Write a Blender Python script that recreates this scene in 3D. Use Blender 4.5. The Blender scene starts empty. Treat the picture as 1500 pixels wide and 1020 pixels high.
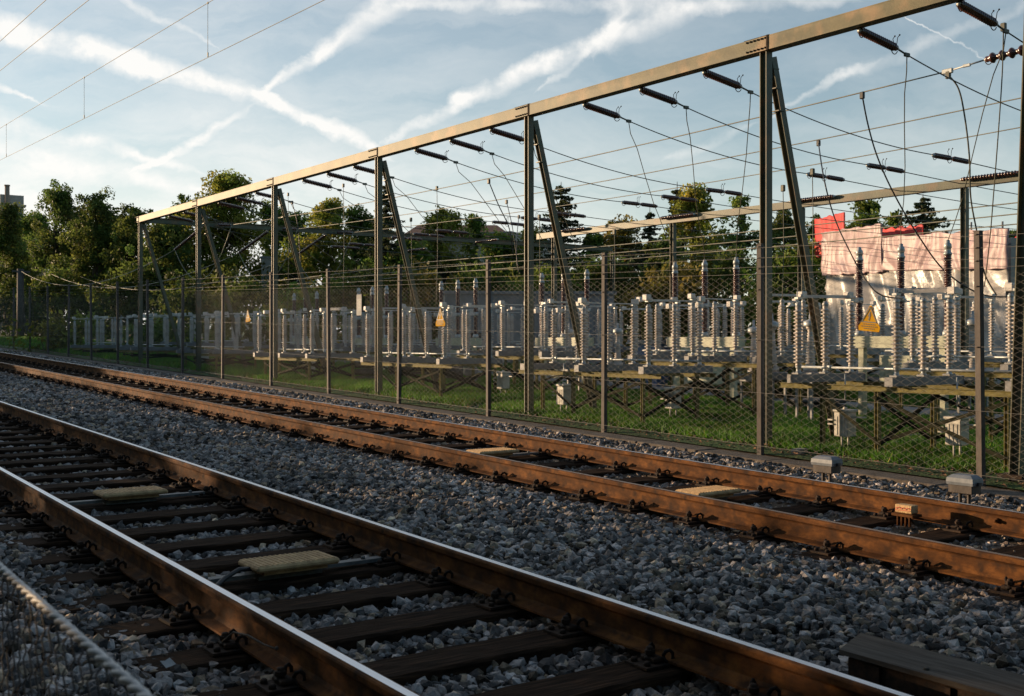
import bpy, math, random
import numpy as np
from mathutils import Vector, Matrix, noise
random.seed(7); RNG = np.random.default_rng(7)
PI = math.pi
scn = bpy.context.scene
COL = scn.collection
# ---------------------------------------------------------------- frame
# world X = across the tracks, Y = along the tracks, Z up. Tracks climb 2.56 % along +Y.
F = 1650.0; AL = math.radians(35.6); SA, CA = math.sin(AL), math.cos(AL)
G = 0.0256; CZ = 1.353
def W(px, py, Z):
    r = (px-750)/F
    return Vector((Z*(SA+r*CA), Z*(CA-r*SA), CZ+Z*(500-py)/F))
def Dp(px, py, d):                       # point in the vertical plane X = d
    return W(px, py, d/(SA+(px-750)/F*CA))
def S(px, d):
    r = px-750
    return d*(F*CA-r*SA)/(r*CA+F*SA)
def Gp(px, py, h=-.06):                  # point of the sloping ground under a pixel
    r = (px-750)/F; Z = (CZ-h)/((py-500)/F+G*(CA-r*SA)); return W(px, py, Z)
def gz(y, z=0.0): return G*max(-30.0, min(90.0, y))+z

# ---------------------------------------------------------------- materials
MATS = {}
def nd(nt, t, **kw):
    n = nt.nodes.new(t)
    for k, v in kw.items():
        if k.startswith('i_'):
            n.inputs[k[2:].replace('_', ' ')].default_value = v
        else: setattr(n, k, v)
    return n
def mat(name, cols, rough=.6, metal=0, scale=8, detail=6, bump=.0, stretch=(1, 1, 1), pos=(.35, .65), bscale=None,
        attr=None, transl=0, spec=.5, rough2=None, streak=None, coat=0):
    m = bpy.data.materials.new(name); m.use_nodes = True
    nt = m.node_tree; L = nt.links; b = nt.nodes['Principled BSDF']; out = nt.nodes['Material Output']
    tc = nd(nt, 'ShaderNodeTexCoord'); mp = nd(nt, 'ShaderNodeMapping'); mp.inputs['Scale'].default_value = stretch
    L.new(tc.outputs['Object'], mp.inputs['Vector'])
    no = nd(nt, 'ShaderNodeTexNoise'); no.inputs['Scale'].default_value = scale; no.inputs['Detail'].default_value = detail
    no.inputs['Roughness'].default_value = .65
    L.new(mp.outputs[0], no.inputs['Vector'])
    r = nd(nt, 'ShaderNodeValToRGB'); cr = r.color_ramp
    cr.elements[0].position = pos[0]; cr.elements[1].position = pos[1]
    cr.elements[0].color = (*cols[0], 1); cr.elements[1].color = (*cols[-1], 1)
    for i, c in enumerate(cols[1:-1]):
        e = cr.elements.new(pos[0]+(pos[1]-pos[0])*(i+1)/(len(cols)-1)); e.color = (*c, 1)
    L.new(no.outputs['Fac'], r.inputs['Fac'])
    col = r.outputs['Color']
    if attr:
        at = nd(nt, 'ShaderNodeAttribute', attribute_name=attr)
        mx = nd(nt, 'ShaderNodeMix', data_type='RGBA', blend_type='MULTIPLY'); mx.inputs['Factor'].default_value = 1
        L.new(col, mx.inputs['A']); L.new(at.outputs['Color'], mx.inputs['B']); col = mx.outputs['Result']
    if streak:
        n2 = nd(nt, 'ShaderNodeTexNoise'); n2.inputs['Scale'].default_value = streak[0]; n2.inputs['Detail'].default_value = 4
        L.new(tc.outputs['Object'], n2.inputs['Vector'])
        r2 = nd(nt, 'ShaderNodeValToRGB'); r2.color_ramp.elements[0].position = .5; r2.color_ramp.elements[1].position = .68
        L.new(n2.outputs['Fac'], r2.inputs['Fac'])
        mx = nd(nt, 'ShaderNodeMix', data_type='RGBA'); L.new(r2.outputs['Color'], mx.inputs['Factor'])
        L.new(col, mx.inputs['A']); mx.inputs['B'].default_value = (*streak[1], 1); col = mx.outputs['Result']
    L.new(col, b.inputs['Base Color'])
    b.inputs['Roughness'].default_value = rough; b.inputs['Metallic'].default_value = metal
    b.inputs['Specular IOR Level'].default_value = spec
    if coat: b.inputs['Coat Weight'].default_value = coat; b.inputs['Coat Roughness'].default_value = .15
    if rough2 is not None:
        mr = nd(nt, 'ShaderNodeMapRange'); mr.inputs['To Min'].default_value = rough; mr.inputs['To Max'].default_value = rough2
        mr.inputs['From Min'].default_value = .35; mr.inputs['From Max'].default_value = .65
        L.new(no.outputs['Fac'], mr.inputs['Value']); L.new(mr.outputs[0], b.inputs['Roughness'])
    if bump:
        src = no
        if bscale:
            src = nd(nt, 'ShaderNodeTexNoise'); src.inputs['Scale'].default_value = bscale; src.inputs['Detail'].default_value = 5
            L.new(mp.outputs[0], src.inputs['Vector'])
        bp = nd(nt, 'ShaderNodeBump'); bp.inputs['Strength'].default_value = 1; bp.inputs['Distance'].default_value = bump
        L.new(src.outputs['Fac'], bp.inputs['Height']); L.new(bp.outputs[0], b.inputs['Normal'])
    if transl:
        tr = nd(nt, 'ShaderNodeBsdfTranslucent'); L.new(col, tr.inputs['Color'])
        ms = nd(nt, 'ShaderNodeMixShader'); ms.inputs[0].default_value = transl
        L.new(b.outputs[0], ms.inputs[1]); L.new(tr.outputs[0], ms.inputs[2]); L.new(ms.outputs[0], out.inputs['Surface'])
    MATS[name] = m
    return m
M = MATS
mat('rust', [(.020, .009, .005), (.10, .040, .013), (.255, .102, .028)], spec=.12, rough=.8, streak=(11, (.045, .022, .012)), scale=7, stretch=(1, .8, 1.6), bump=.0012, bscale=60, pos=(.25, .75))
mat('rail_dull', [(.20, .12, .075), (.36, .26, .19)], rough=.42, metal=.6, scale=5, stretch=(20, .3, 1))
mat('rail_steel', [(.62, .63, .66), (.8, .8, .82)], rough=.30, metal=1, scale=6, stretch=(30, .3, 1), rough2=.42)
mat('sleeper_wood', [(.006, .005, .004), (.032, .019, .012), (.095, .052, .030)], spec=.04, rough=.85, scale=9, stretch=(.35, 7, 3), bump=.006, pos=(.3, .72))
mat('clip_steel', [(.014, .010, .008), (.05, .026, .014)], spec=.2, rough=.75, scale=30, bump=.002)
mat('ballast_soil', [(.012, .011, .011), (.05, .047, .045)], rough=.95, scale=30, bump=.03)
mat('stone', [(.12, .102, .094), (.42, .36, .33)], rough=.9, spec=.25, scale=14, bump=.006, bscale=90, attr='tint')
mat('balise', [(.34, .21, .095), (.62, .41, .20)], rough=.8, scale=14, bump=.004, bscale=70)
mat('strip_metal', [(.11, .105, .10), (.22, .21, .19)], rough=.6, scale=12, bump=.001)
mat('green_paint', [(.045, .05, .032), (.10, .105, .06)], rough=.5, scale=3, stretch=(1, 1, .4), bump=.0008, bscale=60, streak=(5, (.13, .085, .045)))
mat('beam_paint', [(.075, .068, .030), (.145, .125, .055)], rough=.6, scale=2.5, stretch=(1, 1, 1), bump=.0008, bscale=50, streak=(3, (.27, .17, .08)))
mat('yellow_paint', [(.12, .105, .036), (.21, .18, .065)], rough=.75, spec=.2, scale=14)
mat('galv', [(.15, .15, .155), (.30, .30, .30)], rough=.5, metal=.35, scale=9, bump=.0006, rough2=.7)
mat('channel', [(.13, .13, .135), (.21, .21, .215)], rough=.6, scale=5, metal=.2, bump=.0006)
mat('post_metal', [(.045, .035, .031), (.105, .085, .074)], rough=.75, scale=7, stretch=(1, 1, .5), bump=.002, bscale=40)
mat('mesh_wire', [(.12, .115, .11), (.20, .19, .18)], rough=.6, metal=.15, scale=3)
mat('porcelain', [(.42, .375, .345), (.62, .565, .525)], rough=.35, scale=4, streak=(6, (.36, .30, .25)))
mat('brown_porcelain', [(.045, .018, .014), (.10, .036, .024)], rough=.25, scale=6, coat=.4)
mat('cap_metal', [(.32, .34, .34), (.50, .52, .52)], rough=.45, metal=.3, scale=9)
mat('contact', [(.5, .46, .42), (.68, .64, .60)], rough=.5, scale=9)
mat('copper_wire', [(.07, .07, .055), (.13, .125, .09)], rough=.6, metal=0, scale=3)
mat('bright_wire', [(.15, .145, .115), (.26, .25, .19)], rough=.55, metal=0, scale=3)
mat('black_cable', [(.012, .012, .014), (.03, .03, .033)], rough=.55, scale=5)
mat('cabinet', [(.36, .37, .26), (.47, .48, .35)], rough=.55, scale=4, streak=(6, (.28, .28, .2)))
mat('motor_box', [(.45, .43, .38), (.60, .58, .52)], rough=.5, scale=5, streak=(7, (.33, .31, .27)))
mat('shaded_lid_grey', [(.11, .13, .16), (.19, .21, .24)], rough=.5, scale=14, bump=.001)  # bluish shade on the box lids is put into this darker colour
mat('plank_wood', [(.05, .04, .032), (.12, .10, .082)], rough=.9, spec=.15, scale=6, stretch=(6, .5, 2), bump=.003)
mat('brace_shade', [(.014, .015, .010), (.034, .034, .02)], rough=.9, spec=.08, scale=4)  # shade that silhouettes the braces, put into a near-black colour
mat('concrete', [(.06, .048, .038), (.135, .11, .09)], rough=.9, scale=7, bump=.006, bscale=50)
mat('soil', [(.05, .035, .022), (.12, .085, .055)], rough=.95, scale=12, bump=.02)
mat('leaf_litter', [(.10, .05, .025), (.22, .12, .06)], rough=.9, scale=20, attr='tint')
mat('lawn', [(.02, .045, .008), (.05, .10, .018)], rough=.9, scale=2.5, bump=.02, bscale=30)
mat('grass_blade', [(.045, .14, .010), (.13, .28, .024)], rough=.6, scale=.8, transl=.35, attr='tint')
mat('path', [(.16, .15, .14), (.28, .27, .26)], rough=.9, scale=8, bump=.005)
mat('asphalt', [(.05, .05, .05), (.09, .088, .085)], rough=.9, scale=20, bump=.004)
mat('bark', [(.05, .04, .03), (.13, .10, .075)], rough=.9, scale=10, stretch=(1, 1, .3), bump=.02)
for nm, a, b_ in (('leaf_dark', (.065, .10, .024), (.14, .19, .045)), ('leaf_mid', (.075, .13, .024), (.16, .235, .045)),
                  ('leaf_light', (.13, .17, .028), (.28, .29, .055)), ('leaf_autumn', (.10, .11, .026), (.20, .19, .05)),
                  ('needle', (.035, .052, .026), (.075, .10, .045))):
    mat(nm, [a, b_], rough=.6, scale=1.2, transl=.5, attr='tint', spec=.3)
mat('sign_yellow', [(.40, .20, .004), (.50, .26, .008)], spec=.1, rough=.8, scale=5)
mat('sign_black', [(.012, .012, .012), (.02, .02, .02)], rough=.5, scale=5)
mat('sign_white', [(.32, .32, .31), (.42, .42, .41)], spec=.1, rough=.8, scale=5)
mat('red_paint', [(.45, .04, .02), (.6, .08, .04)], rough=.5, scale=8)
mat('tarp', [(.34, .33, .325), (.56, .53, .51)], rough=.32, scale=1.6, stretch=(1.5, 1.5, .5), bump=.012, transl=.25, detail=8)
mat('tarp_pink', [(.42, .28, .29), (.56, .42, .43)], rough=.45, scale=1.8, stretch=(2, 2, .4), bump=.012, transl=.25)
mat('red_net', [(.55, .02, .025), (.78, .05, .05)], rough=.6, scale=2, bump=.02, transl=.3)
mat('grey_clad', [(.16, .17, .18), (.24, .245, .255)], rough=.7, scale=3)
mat('blue_paint', [(.03, .10, .22), (.05, .15, .30)], rough=.5, scale=4)
mat('teal_paint', [(.05, .16, .16), (.09, .24, .24)], rough=.6, scale=4)
mat('dark_window', [(.02, .025, .03), (.04, .045, .05)], rough=.15, scale=4)
mat('roof_tile', [(.10, .045, .03), (.18, .085, .05)], rough=.85, scale=6, bump=.02)
mat('plaster', [(.34, .30, .26), (.44, .40, .35)], rough=.85, scale=3)
mat('mortar_brick', [(.22, .16, .12), (.34, .26, .20)], rough=.9, scale=8)

# ---------------------------------------------------------------- mesh builder
class MB:
    def __init__(s): s.v = []; s.f = []; s.m = []; s.sm = []
    def add(s, vs, fs, mi=0, smooth=False):
        o = len(s.v); s.v.extend([tuple(v) for v in vs])
        for f in fs: s.f.append(tuple(i+o for i in f)); s.m.append(mi); s.sm.append(smooth)
    def box(s, c, h, mi=0, R=None, bev=0):
        c = Vector(c); hx, hy, hz = h
        if bev:
            b = min(bev, hx*.9, hy*.9, hz*.9); vs = []
            for sx in (-1, 1):
                for sy in (-1, 1):
                    for sz in (-1, 1):
                        vs += [(sx*(hx-b), sy*(hy-b), sz*hz), (sx*(hx-b), sy*hy, sz*(hz-b)), (sx*hx, sy*(hy-b), sz*(hz-b))]
            import bmesh
            bm = bmesh.new()
            for v in vs: bm.verts.new(v)
            bmesh.ops.convex_hull(bm, input=bm.verts)
            bmesh.ops.dissolve_limit(bm, angle_limit=.01, verts=bm.verts, edges=bm.edges)
            bm.verts.index_update()
            vv = [v.co.copy() for v in bm.verts]; ff = [[v.index for v in f.verts] for f in bm.faces]; bm.free()
        else:
            vv = [Vector((x*hx, y*hy, z*hz)) for x in (-1, 1) for y in (-1, 1) for z in (-1, 1)]
            ff = [(0, 1, 3, 2), (4, 6, 7, 5), (0, 4, 5, 1), (2, 3, 7, 6), (0, 2, 6, 4), (1, 5, 7, 3)]
        if R is not None: vv = [R @ v for v in vv]
        s.add([v+c for v in vv], ff, mi)
    def bar(s, a, b, w, h=None, mi=0, up=(0, 0, 1)):           # rectangular bar a->b
        a, b = Vector(a), Vector(b); h = h or w; t = (b-a).normalized(); up = Vector(up)
        if abs(t.dot(up)) > .98: up = Vector((1, 0, 0))
        x = t.cross(up).normalized(); z = x.cross(t)
        vs = [p+x*i*w/2+z*j*h/2 for p in (a, b) for i, j in ((-1, -1), (1, -1), (1, 1), (-1, 1))]
        s.add(vs, [(0, 1, 2, 3), (7, 6, 5, 4), (0, 4, 5, 1), (1, 5, 6, 2), (2, 6, 7, 3), (3, 7, 4, 0)], mi)
    def ibeam(s, a, b, w, h, t=.012, mi=0, up=(0, 0, 1)):      # H profile, flanges normal to up
        a, b = Vector(a), Vector(b); d = (b-a).normalized(); up = Vector(up)
        if abs(d.dot(up)) > .98: up = Vector((1, 0, 0))
        x = d.cross(up).normalized(); z = x.cross(d)
        P = [(-w/2, -h/2), (w/2, -h/2), (w/2, -h/2+t), (t/2, -h/2+t), (t/2, h/2-t), (w/2, h/2-t), (w/2, h/2), (-w/2, h/2),
             (-w/2, h/2-t), (-t/2, h/2-t), (-t/2, -h/2+t), (-w/2, -h/2+t)]
        n = len(P); vs = [p+x*i+z*j for p in (a, b) for i, j in P]
        fs = [(i, (i+1) % n, n+(i+1) % n, n+i) for i in range(n)]
        for o, rev in ((0, 1), (n, 0)):
            for q in ((0, 1, 2, 11), (10, 3, 4, 9), (8, 5, 6, 7)):
                qq = [o+k for k in q]; fs.append(tuple(qq[::-1] if rev else qq))
        s.add(vs, fs, mi)
    def tube(s, pts, r, n=6, mi=0, smooth=True, caps=True):
        pts = [Vector(p) for p in pts]; rs = r if isinstance(r, (list, tuple)) else [r]*len(pts)
        vs = []; x = None
        for i, p in enumerate(pts):
            t = (pts[min(i+1, len(pts)-1)]-pts[max(i-1, 0)])
            t = t.normalized() if t.length > 1e-9 else Vector((0, 0, 1))
            if x is None: x = t.orthogonal().normalized()
            else:
                x = x-t*x.dot(t); x = x.normalized() if x.length > 1e-6 else t.orthogonal().normalized()
            y = t.cross(x)
            vs += [p+(x*math.cos(2*PI*k/n)+y*math.sin(2*PI*k/n))*rs[i] for k in range(n)]
        fs = [(i*n+k, i*n+(k+1) % n, (i+1)*n+(k+1) % n, (i+1)*n+k) for i in range(len(pts)-1) for k in range(n)]
        if caps and n > 2: fs += [tuple(range(n))[::-1], tuple((len(pts)-1)*n+k for k in range(n))]
        s.add(vs, fs, mi, smooth)
    def lathe(s, c, prof, n=12, mi=0, axis=None, smooth=True):  # prof [(r,z)]
        c = Vector(c); R = Matrix.Identity(3) if axis is None else Vector((0, 0, 1)).rotation_difference(Vector(axis)).to_matrix()
        vs = [c+R @ Vector((r*math.cos(2*PI*k/n), r*math.sin(2*PI*k/n), z)) for r, z in prof for k in range(n)]
        fs = [(i*n+k, i*n+(k+1) % n, (i+1)*n+(k+1) % n, (i+1)*n+k) for i in range(len(prof)-1) for k in range(n)]
        fs += [tuple(range(n))[::-1], tuple((len(prof)-1)*n+k for k in range(n))]
        s.add(vs, fs, mi, smooth)
    def poly(s, pts, thick, nrm, mi=0):                         # extruded flat polygon
        nrm = Vector(nrm).normalized(); pts = [Vector(p) for p in pts]; n = len(pts)
        vs = pts+[p-nrm*thick for p in pts]
        s.add(vs, [tuple(range(n)), tuple(range(2*n-1, n-1, -1))]+[(i, n+i, n+(i+1) % n, (i+1) % n) for i in range(n)], mi)
    def mesh(s, name, mats, origin=(0, 0, 0)):
        me = bpy.data.meshes.new(name); o = Vector(origin)
        me.from_pydata([(v[0]-o.x, v[1]-o.y, v[2]-o.z) for v in s.v], [], s.f)
        for m in mats: me.materials.append(M[m])
        me.polygons.foreach_set('material_index', s.m); me.polygons.foreach_set('use_smooth', s.sm)
        me.update(); return me
def link(name, me, parent=None, loc=(0, 0, 0), rz=0):
    o = bpy.data.objects.new(name, me); COL.objects.link(o); o.location = loc; o.rotation_euler = (0, 0, rz)
    if parent: o.parent = parent
    return o
def tag(o, label=None, cat=None, group=None, kind=None):
    if label: o['label'] = label
    if cat: o['category'] = cat
    if group: o['group'] = group
    if kind: o['kind'] = kind
    return o
def thing(name, label, cat, loc, rz=0, group=None):
    return tag(link(name, None, None, loc, rz), label, cat, group)
def solo(name, mb, mats, label, cat, group=None, origin=None):   # one-mesh thing given in world coordinates
    if isinstance(mats, str): mats = [mats]
    if origin is None:
        vs = mb.v; origin = (sum(v[0] for v in vs)/len(vs), sum(v[1] for v in vs)/len(vs), min(v[2] for v in vs))
    return tag(link(name, mb.mesh(name, mats, origin), None, origin), label, cat, group)
def part(name, mb, mats, parent, world=False, label=None):
    if isinstance(mats, str): mats = [mats]
    o = Vector((0, 0, 0))
    if world:
        p = parent
        while p: o += p.location; p = p.parent
    return tag(link(name, mb.mesh(name, mats, o), parent), label)
def copy_tree(o, loc, label=None, group=None, parent=None, rz=None):
    c = o.copy(); COL.objects.link(c)
    if parent: c.parent = parent
    else:
        c.location = loc
        if rz is not None: c.rotation_euler = (0, 0, rz)
        if label: c['label'] = label
        if group: c['group'] = group
    for ch in list(o.children):
        if ch.parent == o: copy_tree(ch, None, parent=c)
    return c
ORD = ['first', 'second', 'third', 'fourth', 'fifth', 'sixth', 'seventh', 'eighth', 'ninth', 'tenth', 'eleventh', 'twelfth', 'thirteenth',
       'fourteenth', 'fifteenth', 'sixteenth', 'seventeenth', 'eighteenth', 'nineteenth', 'twentieth']
TENS = {2: 'twenty', 3: 'thirty', 4: 'forty', 5: 'fifty', 6: 'sixty'}
def ordn(i):                                                     # i from 0
    n = i+1
    if n <= 20: return ORD[i]
    t, u = divmod(n, 10)
    return (TENS[t][:-1]+'ieth') if u == 0 else TENS[t]+'-'+ORD[u-1]
def numpy_mesh(name, V, Fq, matname, tint=None, smooth=False, n=None):
    me = bpy.data.meshes.new(name); nv = len(V); nf = len(Fq); k = Fq.shape[1]
    me.vertices.add(nv); me.vertices.foreach_set('co', V.astype(np.float32).ravel())
    me.loops.add(nf*k); me.loops.foreach_set('vertex_index', Fq.astype(np.int32).ravel())
    me.polygons.add(nf); me.polygons.foreach_set('loop_start', np.arange(0, nf*k, k, dtype=np.int32))
    me.polygons.foreach_set('use_smooth', np.full(nf, smooth))
    if tint is not None:
        a = me.color_attributes.new('tint', 'FLOAT_COLOR', 'POINT')
        a.data.foreach_set('color', np.concatenate([tint, np.ones((nv, 1))], 1).astype(np.float32).ravel())
    me.materials.append(M[matname]); me.update(calc_edges=True); me.validate()
    return me

# ---------------------------------------------------------------- ground
def sheet(name, xs, ys, zf, m):
    nx, ny = len(xs), len(ys)
    V = np.array([(x, y, zf(x, y)) for y in ys for x in xs])
    Fq = np.array([(j*nx+i, j*nx+i+1, (j+1)*nx+i+1, (j+1)*nx+i) for j in range(ny-1) for i in range(nx-1)])
    me = numpy_mesh(name, V, Fq, m, smooth=True); o = link(name, me); tag(o, kind='structure'); return o
ys = [-600, -200, -60, -30]+list(range(-20, 91, 5))+[120, 200, 400, 900]
sheet('ground', [-900, -300, -60, -20, 0, 5, 10, 15, 25, 40, 80, 200, 500, 1200], ys, lambda x, y: gz(y, -.34 if -1 < x < 9 else (-.12 if x >= 9 else -.2)), 'soil')
def lawn_z(x, y): return gz(y, -.07)
sheet('lawn', [9.45]+[9.7+.6*i for i in range(9)]+[18, 22, 30, 40], list(range(-10, 91, 4)), lambda x, y: lawn_z(x, y)+(.0 if x > 9.5 else -.03), 'lawn')
sheet('gravel_path', [14.9, 15.7, 16.6], list(range(-10, 91, 5)), lambda x, y: gz(y, -.055), 'path')
sheet('road', [20.5, 25], list(range(-10, 91, 5)), lambda x, y: gz(y, -.06), 'asphalt')
TB = [-.30, -.275, -.255, -.225, -.235, -.26, -.28]
def ballast_z(x, y=0):
    X = np.asarray(x, dtype=float)
    pts = [(-1, -.17), (.8, -.185), (1.5, -.212), (2.0, -.258), (2.8, -.262), (3.55, -.258), (3.9, -.205), (4.9, -.165), (5.6, -.185), (5.95, -.225), (6.2, -.255), (7, -.26), (7.75, -.255), (8.1, -.20), (8.45, -.15), (9.1, -.145)]
    return np.interp(X, [p[0] for p in pts], [p[1] for p in pts])
sheet('ballast_bed', [-1, .8, 1.9, 2.8, 3.6, 4.2, 4.9, 5.6, 6.2, 7, 7.8, 8.1, 8.45, 9.0], list(range(-4, 92, 4)), lambda x, y: float(ballast_z(x))+gz(y, -.03), 'ballast_soil')
# crushed stones
def visible(X, Y, m=.8):
    dep = X*SA+Y*CA; rt = X*CA-Y*SA
    ok = (dep > 1.0) & (np.abs(rt) < dep*.4545+m)
    H = 1.5-G*Y
    return ok & (500+1650*H/np.maximum(dep, .5) < 1120)
def base_stones(k):
    t = (1+5**.5)/2
    v = np.array([(-1, t, 0), (1, t, 0), (-1, -t, 0), (1, -t, 0), (0, -1, t), (0, 1, t), (0, -1, -t), (0, 1, -t), (t, 0, -1), (t, 0, 1), (-t, 0, -1), (-t, 0, 1)], float)
    v /= np.linalg.norm(v[0])
    f = np.array([(0, 11, 5), (0, 5, 1), (0, 1, 7), (0, 7, 10), (0, 10, 11), (1, 5, 9), (5, 11, 4), (11, 10, 2), (10, 7, 6), (7, 1, 8), (3, 9, 4), (3, 4, 2), (3, 2, 6), (3, 6, 8), (3, 8, 9), (4, 9, 5), (2, 4, 11), (6, 2, 10), (8, 6, 7), (9, 8, 1)])
    out = []
    for i in range(k):
        w = v*RNG.uniform(.62, 1.3, (12, 1)); w = w*RNG.uniform(.62, 1.25, (1, 3)); w[:, 2] *= RNG.uniform(.6, .95)
        # clip with random planes for angular facets
        for _ in range(3):
            nn = RNG.normal(size=3); nn /= np.linalg.norm(nn); dd = w@nn; w -= np.outer(np.maximum(dd-.56, 0), nn)
        out.append(w)
    return np.array(out), f
SB, SF = base_stones(24)
def stones(name, x0, x1, y0, y1, sp, size, label, layers=1, zoff=0):
    X, Y = np.meshgrid(np.arange(x0, x1, sp), np.arange(y0, y1, sp)); X = X.ravel(); Y = Y.ravel()
    X = X+RNG.uniform(-.5, .5, X.shape)*sp; Y = Y+RNG.uniform(-.5, .5, Y.shape)*sp
    k = visible(X, Y); X = X[k]; Y = Y[k]; n = len(X)
    sc = size*np.clip(RNG.lognormal(0, .33, n), .4, 1.55)
    big = RNG.random(n) < .012; sc[big] *= 1.15
    th = RNG.uniform(0, 2*PI, n); tx = RNG.normal(0, .35, n); ty = RNG.normal(0, .35, n)
    P = SB[RNG.integers(0, len(SB), n)]*sc[:, None, None]
    def rot(P, a, i, j):
        c, s = np.cos(a)[:, None], np.sin(a)[:, None]; A = P[:, :, i].copy(); B = P[:, :, j].copy()
        P[:, :, i] = c*A-s*B; P[:, :, j] = s*A+c*B
    rot(P, tx, 1, 2); rot(P, ty, 0, 2); rot(P, th, 0, 1)
    Z = ballast_z(X)+G*Y+RNG.uniform(-.012, .022, n)+zoff+sc*.1
    V = P+np.stack([X, Y, Z], 1)[:, None, :]
    Fq = SF[None]+(np.arange(n)*12)[:, None, None]
    b = RNG.uniform(.28, 1.5, n)**1.5; warm = RNG.random(n)
    c = np.stack([b*(.97+.16*(warm > .82)), b, b*(1.0-.24*(warm > .82))], 1)
    c[warm > .965] *= 1.5
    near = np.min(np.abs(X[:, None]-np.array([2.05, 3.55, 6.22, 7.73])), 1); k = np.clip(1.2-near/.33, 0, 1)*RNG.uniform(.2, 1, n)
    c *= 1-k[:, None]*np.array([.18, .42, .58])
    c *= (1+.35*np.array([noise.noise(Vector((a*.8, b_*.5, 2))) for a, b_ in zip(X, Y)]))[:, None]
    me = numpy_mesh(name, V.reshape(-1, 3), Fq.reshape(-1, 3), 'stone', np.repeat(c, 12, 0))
    o = link(name, me); tag(o, label, 'ballast', kind='stuff')
    return n
stones('ballast', -.6, 8.98, .6, 13, .0375, .0305, 'crushed grey stone ballast filling the foreground under and between both tracks')
stones('distant_ballast', 1.5, 8.98, 13, 48, .052, .036, 'crushed grey stone ballast farther back along both tracks toward the left')

# ---------------------------------------------------------------- rails
def rail(x, label, head='rail_steel'):
    p = [(-.07, -.172), (.07, -.172), (.07, -.161), (.02, -.147), (.0085, -.13), (.0085, -.055), (.015, -.045), (.034, -.036), (.036, -.012), (.032, -.005), (.019, 0),
         (-.019, 0), (-.032, -.005), (-.036, -.012), (-.034, -.036), (-.015, -.045), (-.0085, -.055), (-.0085, -.13), (-.02, -.147), (-.07, -.161)]
    n = len(p); mb = MB(); ys_ = [-6, 20, 45, 90]
    for a, b in zip(ys_, ys_[1:]):
        for i in range(n):
            j = (i+1) % n
            v = [(p[i][0], a, G*a+p[i][1]), (p[j][0], a, G*a+p[j][1]), (p[j][0], b, G*b+p[j][1]), (p[i][0], b, G*b+p[i][1])]
            mb.add(v, [(0, 1, 2, 3)], 1 if i == 10 else 0)
    o = link('rail', mb.mesh('rail', ['rust', head]), None, (x, 0, 0)); tag(o, label, 'rail', 'rails of the two tracks')
rail(2.05, 'nearest rail, entering at the bottom edge beside the foreground wire mesh')
rail(3.55, 'second rail from the camera, with bright polished head crossing the foreground')
rail(6.22, 'third rail from the camera, orange rusty web lit by the sun', 'rail_dull')
rail(7.73, 'farthest rail, next to the concrete cable trough and fence')
# fastening: plate, spring clip ring, bolt (origin at rail centre, +X side)
def fastening_mb(sg):
    mb = MB(); z = -.19
    mb.box((sg*.13, 0, z+.008), (.07, .078, .008), bev=.002)
    mb.box((sg*.105, 0, z+.03), (.03, .05, .012), bev=.006)
    mb.lathe((sg*.118, 0, z+.03), [(.026, 0), (.026, .008), (.017, .01), (.017, .05), (.013, .054)], 8)
    mb.lathe((sg*.118, 0, z+.05), [(.0245, 0), (.0245, .019), (.017, .023)], 6, smooth=False)
    for s2 in (-1, 1):
        mb.tube([(sg*(.06+.02*math.cos(a)), s2*(.045+.022*math.sin(a*.5)), z+.045+.028*math.sin(a)) for a in [PI*k/6*1.7 for k in range(8)]], .0085, 6)
    mb.lathe((sg*.172, -.045, z+.014), [(.016, 0), (.016, .016), (.010, .022)], 7)
    mb.lathe((sg*.172, .045, z+.014), [(.016, 0), (.016, .016), (.010, .022)], 7)
    return mb
def sleeper_mesh(i):
    mb = MB(); r = random.Random(i); L, Wd, T = 1.28, .128, .075
    nx = 26; rows = []
    for k in range(nx+1):
        x = -L+2*L*k/nx; rows.append([(x, -Wd+r.uniform(-.004, .004), -T), (x, -Wd+r.uniform(-.006, .006), T-.012+r.uniform(-.004, .003)), (x, -Wd+.012, T+r.uniform(-.003, .003)),
            (x, -.03+r.uniform(-.02, .02), T+r.uniform(-.004, .002)), (x, .05+r.uniform(-.02, .02), T+r.uniform(-.004, .003)), (x, Wd-.012, T+r.uniform(-.003, .003)), (x, Wd+r.uniform(-.006, .006), T-.012+r.uniform(-.004, .003)), (x, Wd, -T)])
    vs = [v for row in rows for v in row]; fs = [(k*8+j, (k+1)*8+j, (k+1)*8+j+1, k*8+j+1) for k in range(nx) for j in range(7)]
    fs += [tuple(range(8)), tuple(nx*8+j for j in range(7, -1, -1))]
    mb.add(vs, [f[::-1] for f in fs]); return mb.mesh('sleeper', ['sleeper_wood'])
SLM = [sleeper_mesh(i) for i in range(6)]
FM = {1: fastening_mb(1).mesh('rail_fastening', ['clip_steel']), -1: fastening_mb(-1).mesh('rail_fastening', ['clip_steel'])}
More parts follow.
